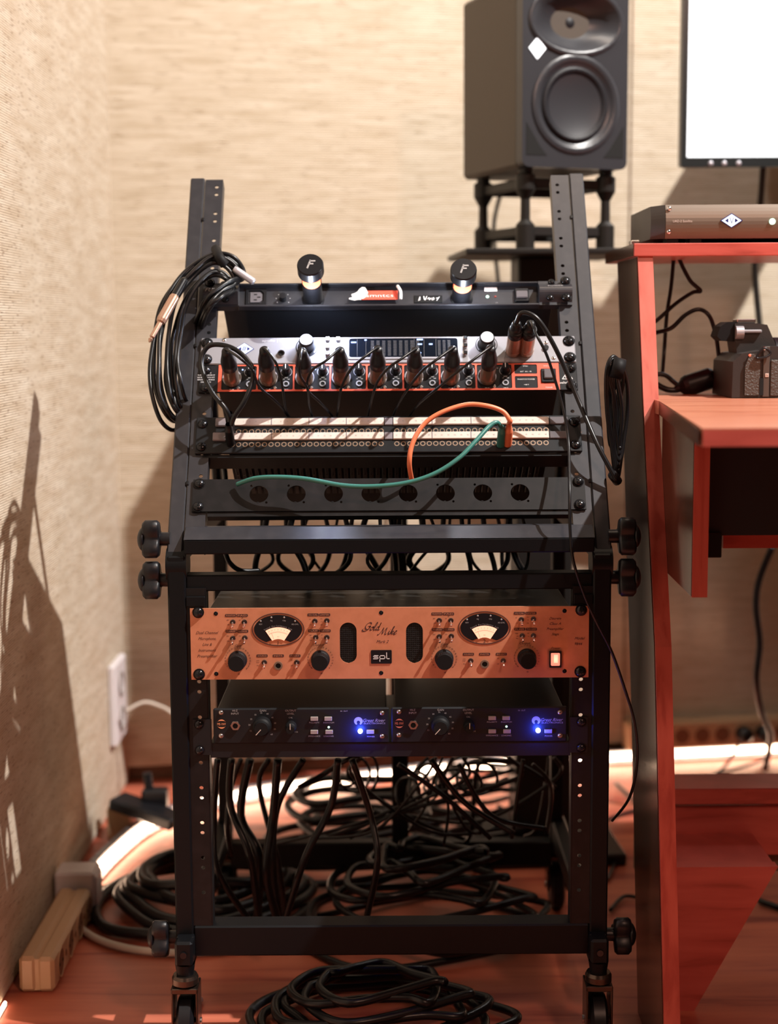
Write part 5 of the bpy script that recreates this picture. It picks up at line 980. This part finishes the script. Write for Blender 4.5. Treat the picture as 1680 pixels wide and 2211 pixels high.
def loft(mb, rings):
    vs = [p for r_ in rings for p in r_]; mb.add(vs, [(j*n+i, j*n+(i+1) % n, (j+1)*n+(i+1) % n, (j+1)*n+i) for j in range(len(rings)-1) for i in range(n)]+[tuple(range((len(rings)-1)*n, len(rings)*n))], True)
loft(b, [ringe(.084, .056, n_-.0008, tz), ringe(.081, .052, n_-.0045, tz), ringe(.075, .046, n_-.001, tz), ringe(.060, .036, n_+.012, tz), ringe(.034, .024, n_+.022, tz), ringe(.014, .014, n_+.028, tz)]); b.build('waveguide', 'spk', SP, recalc=False)
b = MB(); b.dome((0, n_+.027, tz), .012, .007, (0, -1, 0), 18, 5); b.build('tweeter', 'cone', SP)
b = MB(); loft(b, [ringe(wr+.008, wr+.008, n_-.0015, wz), ringe(wr+.002, wr+.002, n_-.005, wz), ringe(wr-.004, wr-.004, n_-.001, wz), ringe(wr-.010, wr-.010, n_+.003, wz)]); b.build('woofer_ring', 'spk', SP, recalc=False)
b = MB(); loft(b, [ringe(wr-.010, wr-.010, n_+.003, wz), ringe(wr-.014, wr-.014, n_-.003, wz), ringe(wr-.019, wr-.019, n_+.001, wz), ringe(.018, .018, n_+.018, wz)]); b.dome((0, n_+.018, wz), .020, .008, (0, -1, 0), 20, 5); b.build('woofer_cone', 'cone', SP, recalc=False)
for s in (-1, 1): b = MB(); b.plate([(s*.086, .018), (s*.050, .018), (s*.062, .032), (s*.086, .068)], [], n_-.0006, n_+.0005); b.build('bass_port', 'hole', SP)
b = MB(); zz = tz-.052+.006; xx = -.068; b.plate([(xx-.0145, zz), (xx, zz-.0165), (xx+.0145, zz), (xx, zz+.0165)], [], n_-.0018, n_); b.build('lit_diamond', mat('speaker_badge', (.9, .95, 1), .4, emit=(.9, .95, 1), es=1.4), SP)
# isolation stand: four turned posts between two plates
IS = thing('isolation_stand', 'black speaker isolator with turned posts between the loudspeaker and its stand plate', 'speaker stand', (AY(1176, 540, yK).x, yK+.05, AY(1176, 540, yK).z), (0, 0, SPA))
hI = kb_.z-IS.location.z
pts = [(-.072, -.085), (.072, -.085), (-.072, .075), (.072, .075)]
for x, y in pts:
    b = MB(); b.lathe([(0, 0), (.015, 0), (.015, hI*.30), (.008, hI*.36), (.0075, hI*.62), (.016, hI*.74), (.016, hI*.92), (.011, hI*.94), (.011, hI), (0, hI)], (x, y, 0), (0, 0, 1), 16); b.build('post', 'stand', IS)
b = MB()
for (a, c) in ((0, 1), (2, 3), (0, 2), (1, 3)):
    for z in (hI*.22, hI*.82): b.box(((pts[a][0]+pts[c][0])/2, (pts[a][1]+pts[c][1])/2, z), (abs(pts[c][0]-pts[a][0])+.01, .010 if pts[c][1] == pts[a][1] else abs(pts[c][1]-pts[a][1]), .016) if pts[c][1] == pts[a][1] else (.010, abs(pts[c][1]-pts[a][1]), .016), .002)
b.build('frame', 'stand', IS)
ST = thing('speaker_stand', 'black speaker stand with a wide plate on a square column behind the rack', 'speaker stand', (IS.location.x, yK+.05, 0), (0, 0, R(4)))
zp = IS.location.z; x0 = AY(988, 545, yK).x-IS.location.x; x1 = AY(1345, 545, yK).x-IS.location.x
b = MB(); b.span(x0, x1, -.13, .14, zp-.010, zp-.0005, .002); b.build('top_plate', 'stand', ST)
b = MB(); b.span(-.045, .050, -.04, .045, .02, zp-.010, .003); b.build('column', 'stand', ST)
b = MB(); b.span(-.13, .13, -.12, .13, 0, .02, .003); b.build('base_plate', 'stand', ST)
cable('speaker_cable', [AY(1090, 400, 2.78), AY(1075, 440, 2.8), AY(1066, 500, 2.8), AY(1075, 600, 2.8), AY(1085, 700, 2.8), AY(1095, 1100, 2.8), AY(1090, 1400, 2.79), Vector((.24, 2.78, .006)), Vector((.20, 2.74, .006))], .0038, 'stand', 'dark cable running down behind the loudspeaker stand')

# ------------------------------------------------------------------ unseen screen added right of the frame to shade the wall under the desk
AB = thing('added_shade_screen', 'brown light-blocking screen added out of view at the right behind the desk', 'shade screen', (1.25, 2.73, 0))
b = MB(); b.span(.735, 1.85, 2.70, 2.76, .03, 1.13, .006); b.build('blocker_panel', 'smoke', AB, world=True)
for x in (.80, 1.75): b = MB(); b.span(x, x+.04, 2.66, 2.86, 0, .03, .003); b.build('foot', 'black', AB, world=True)
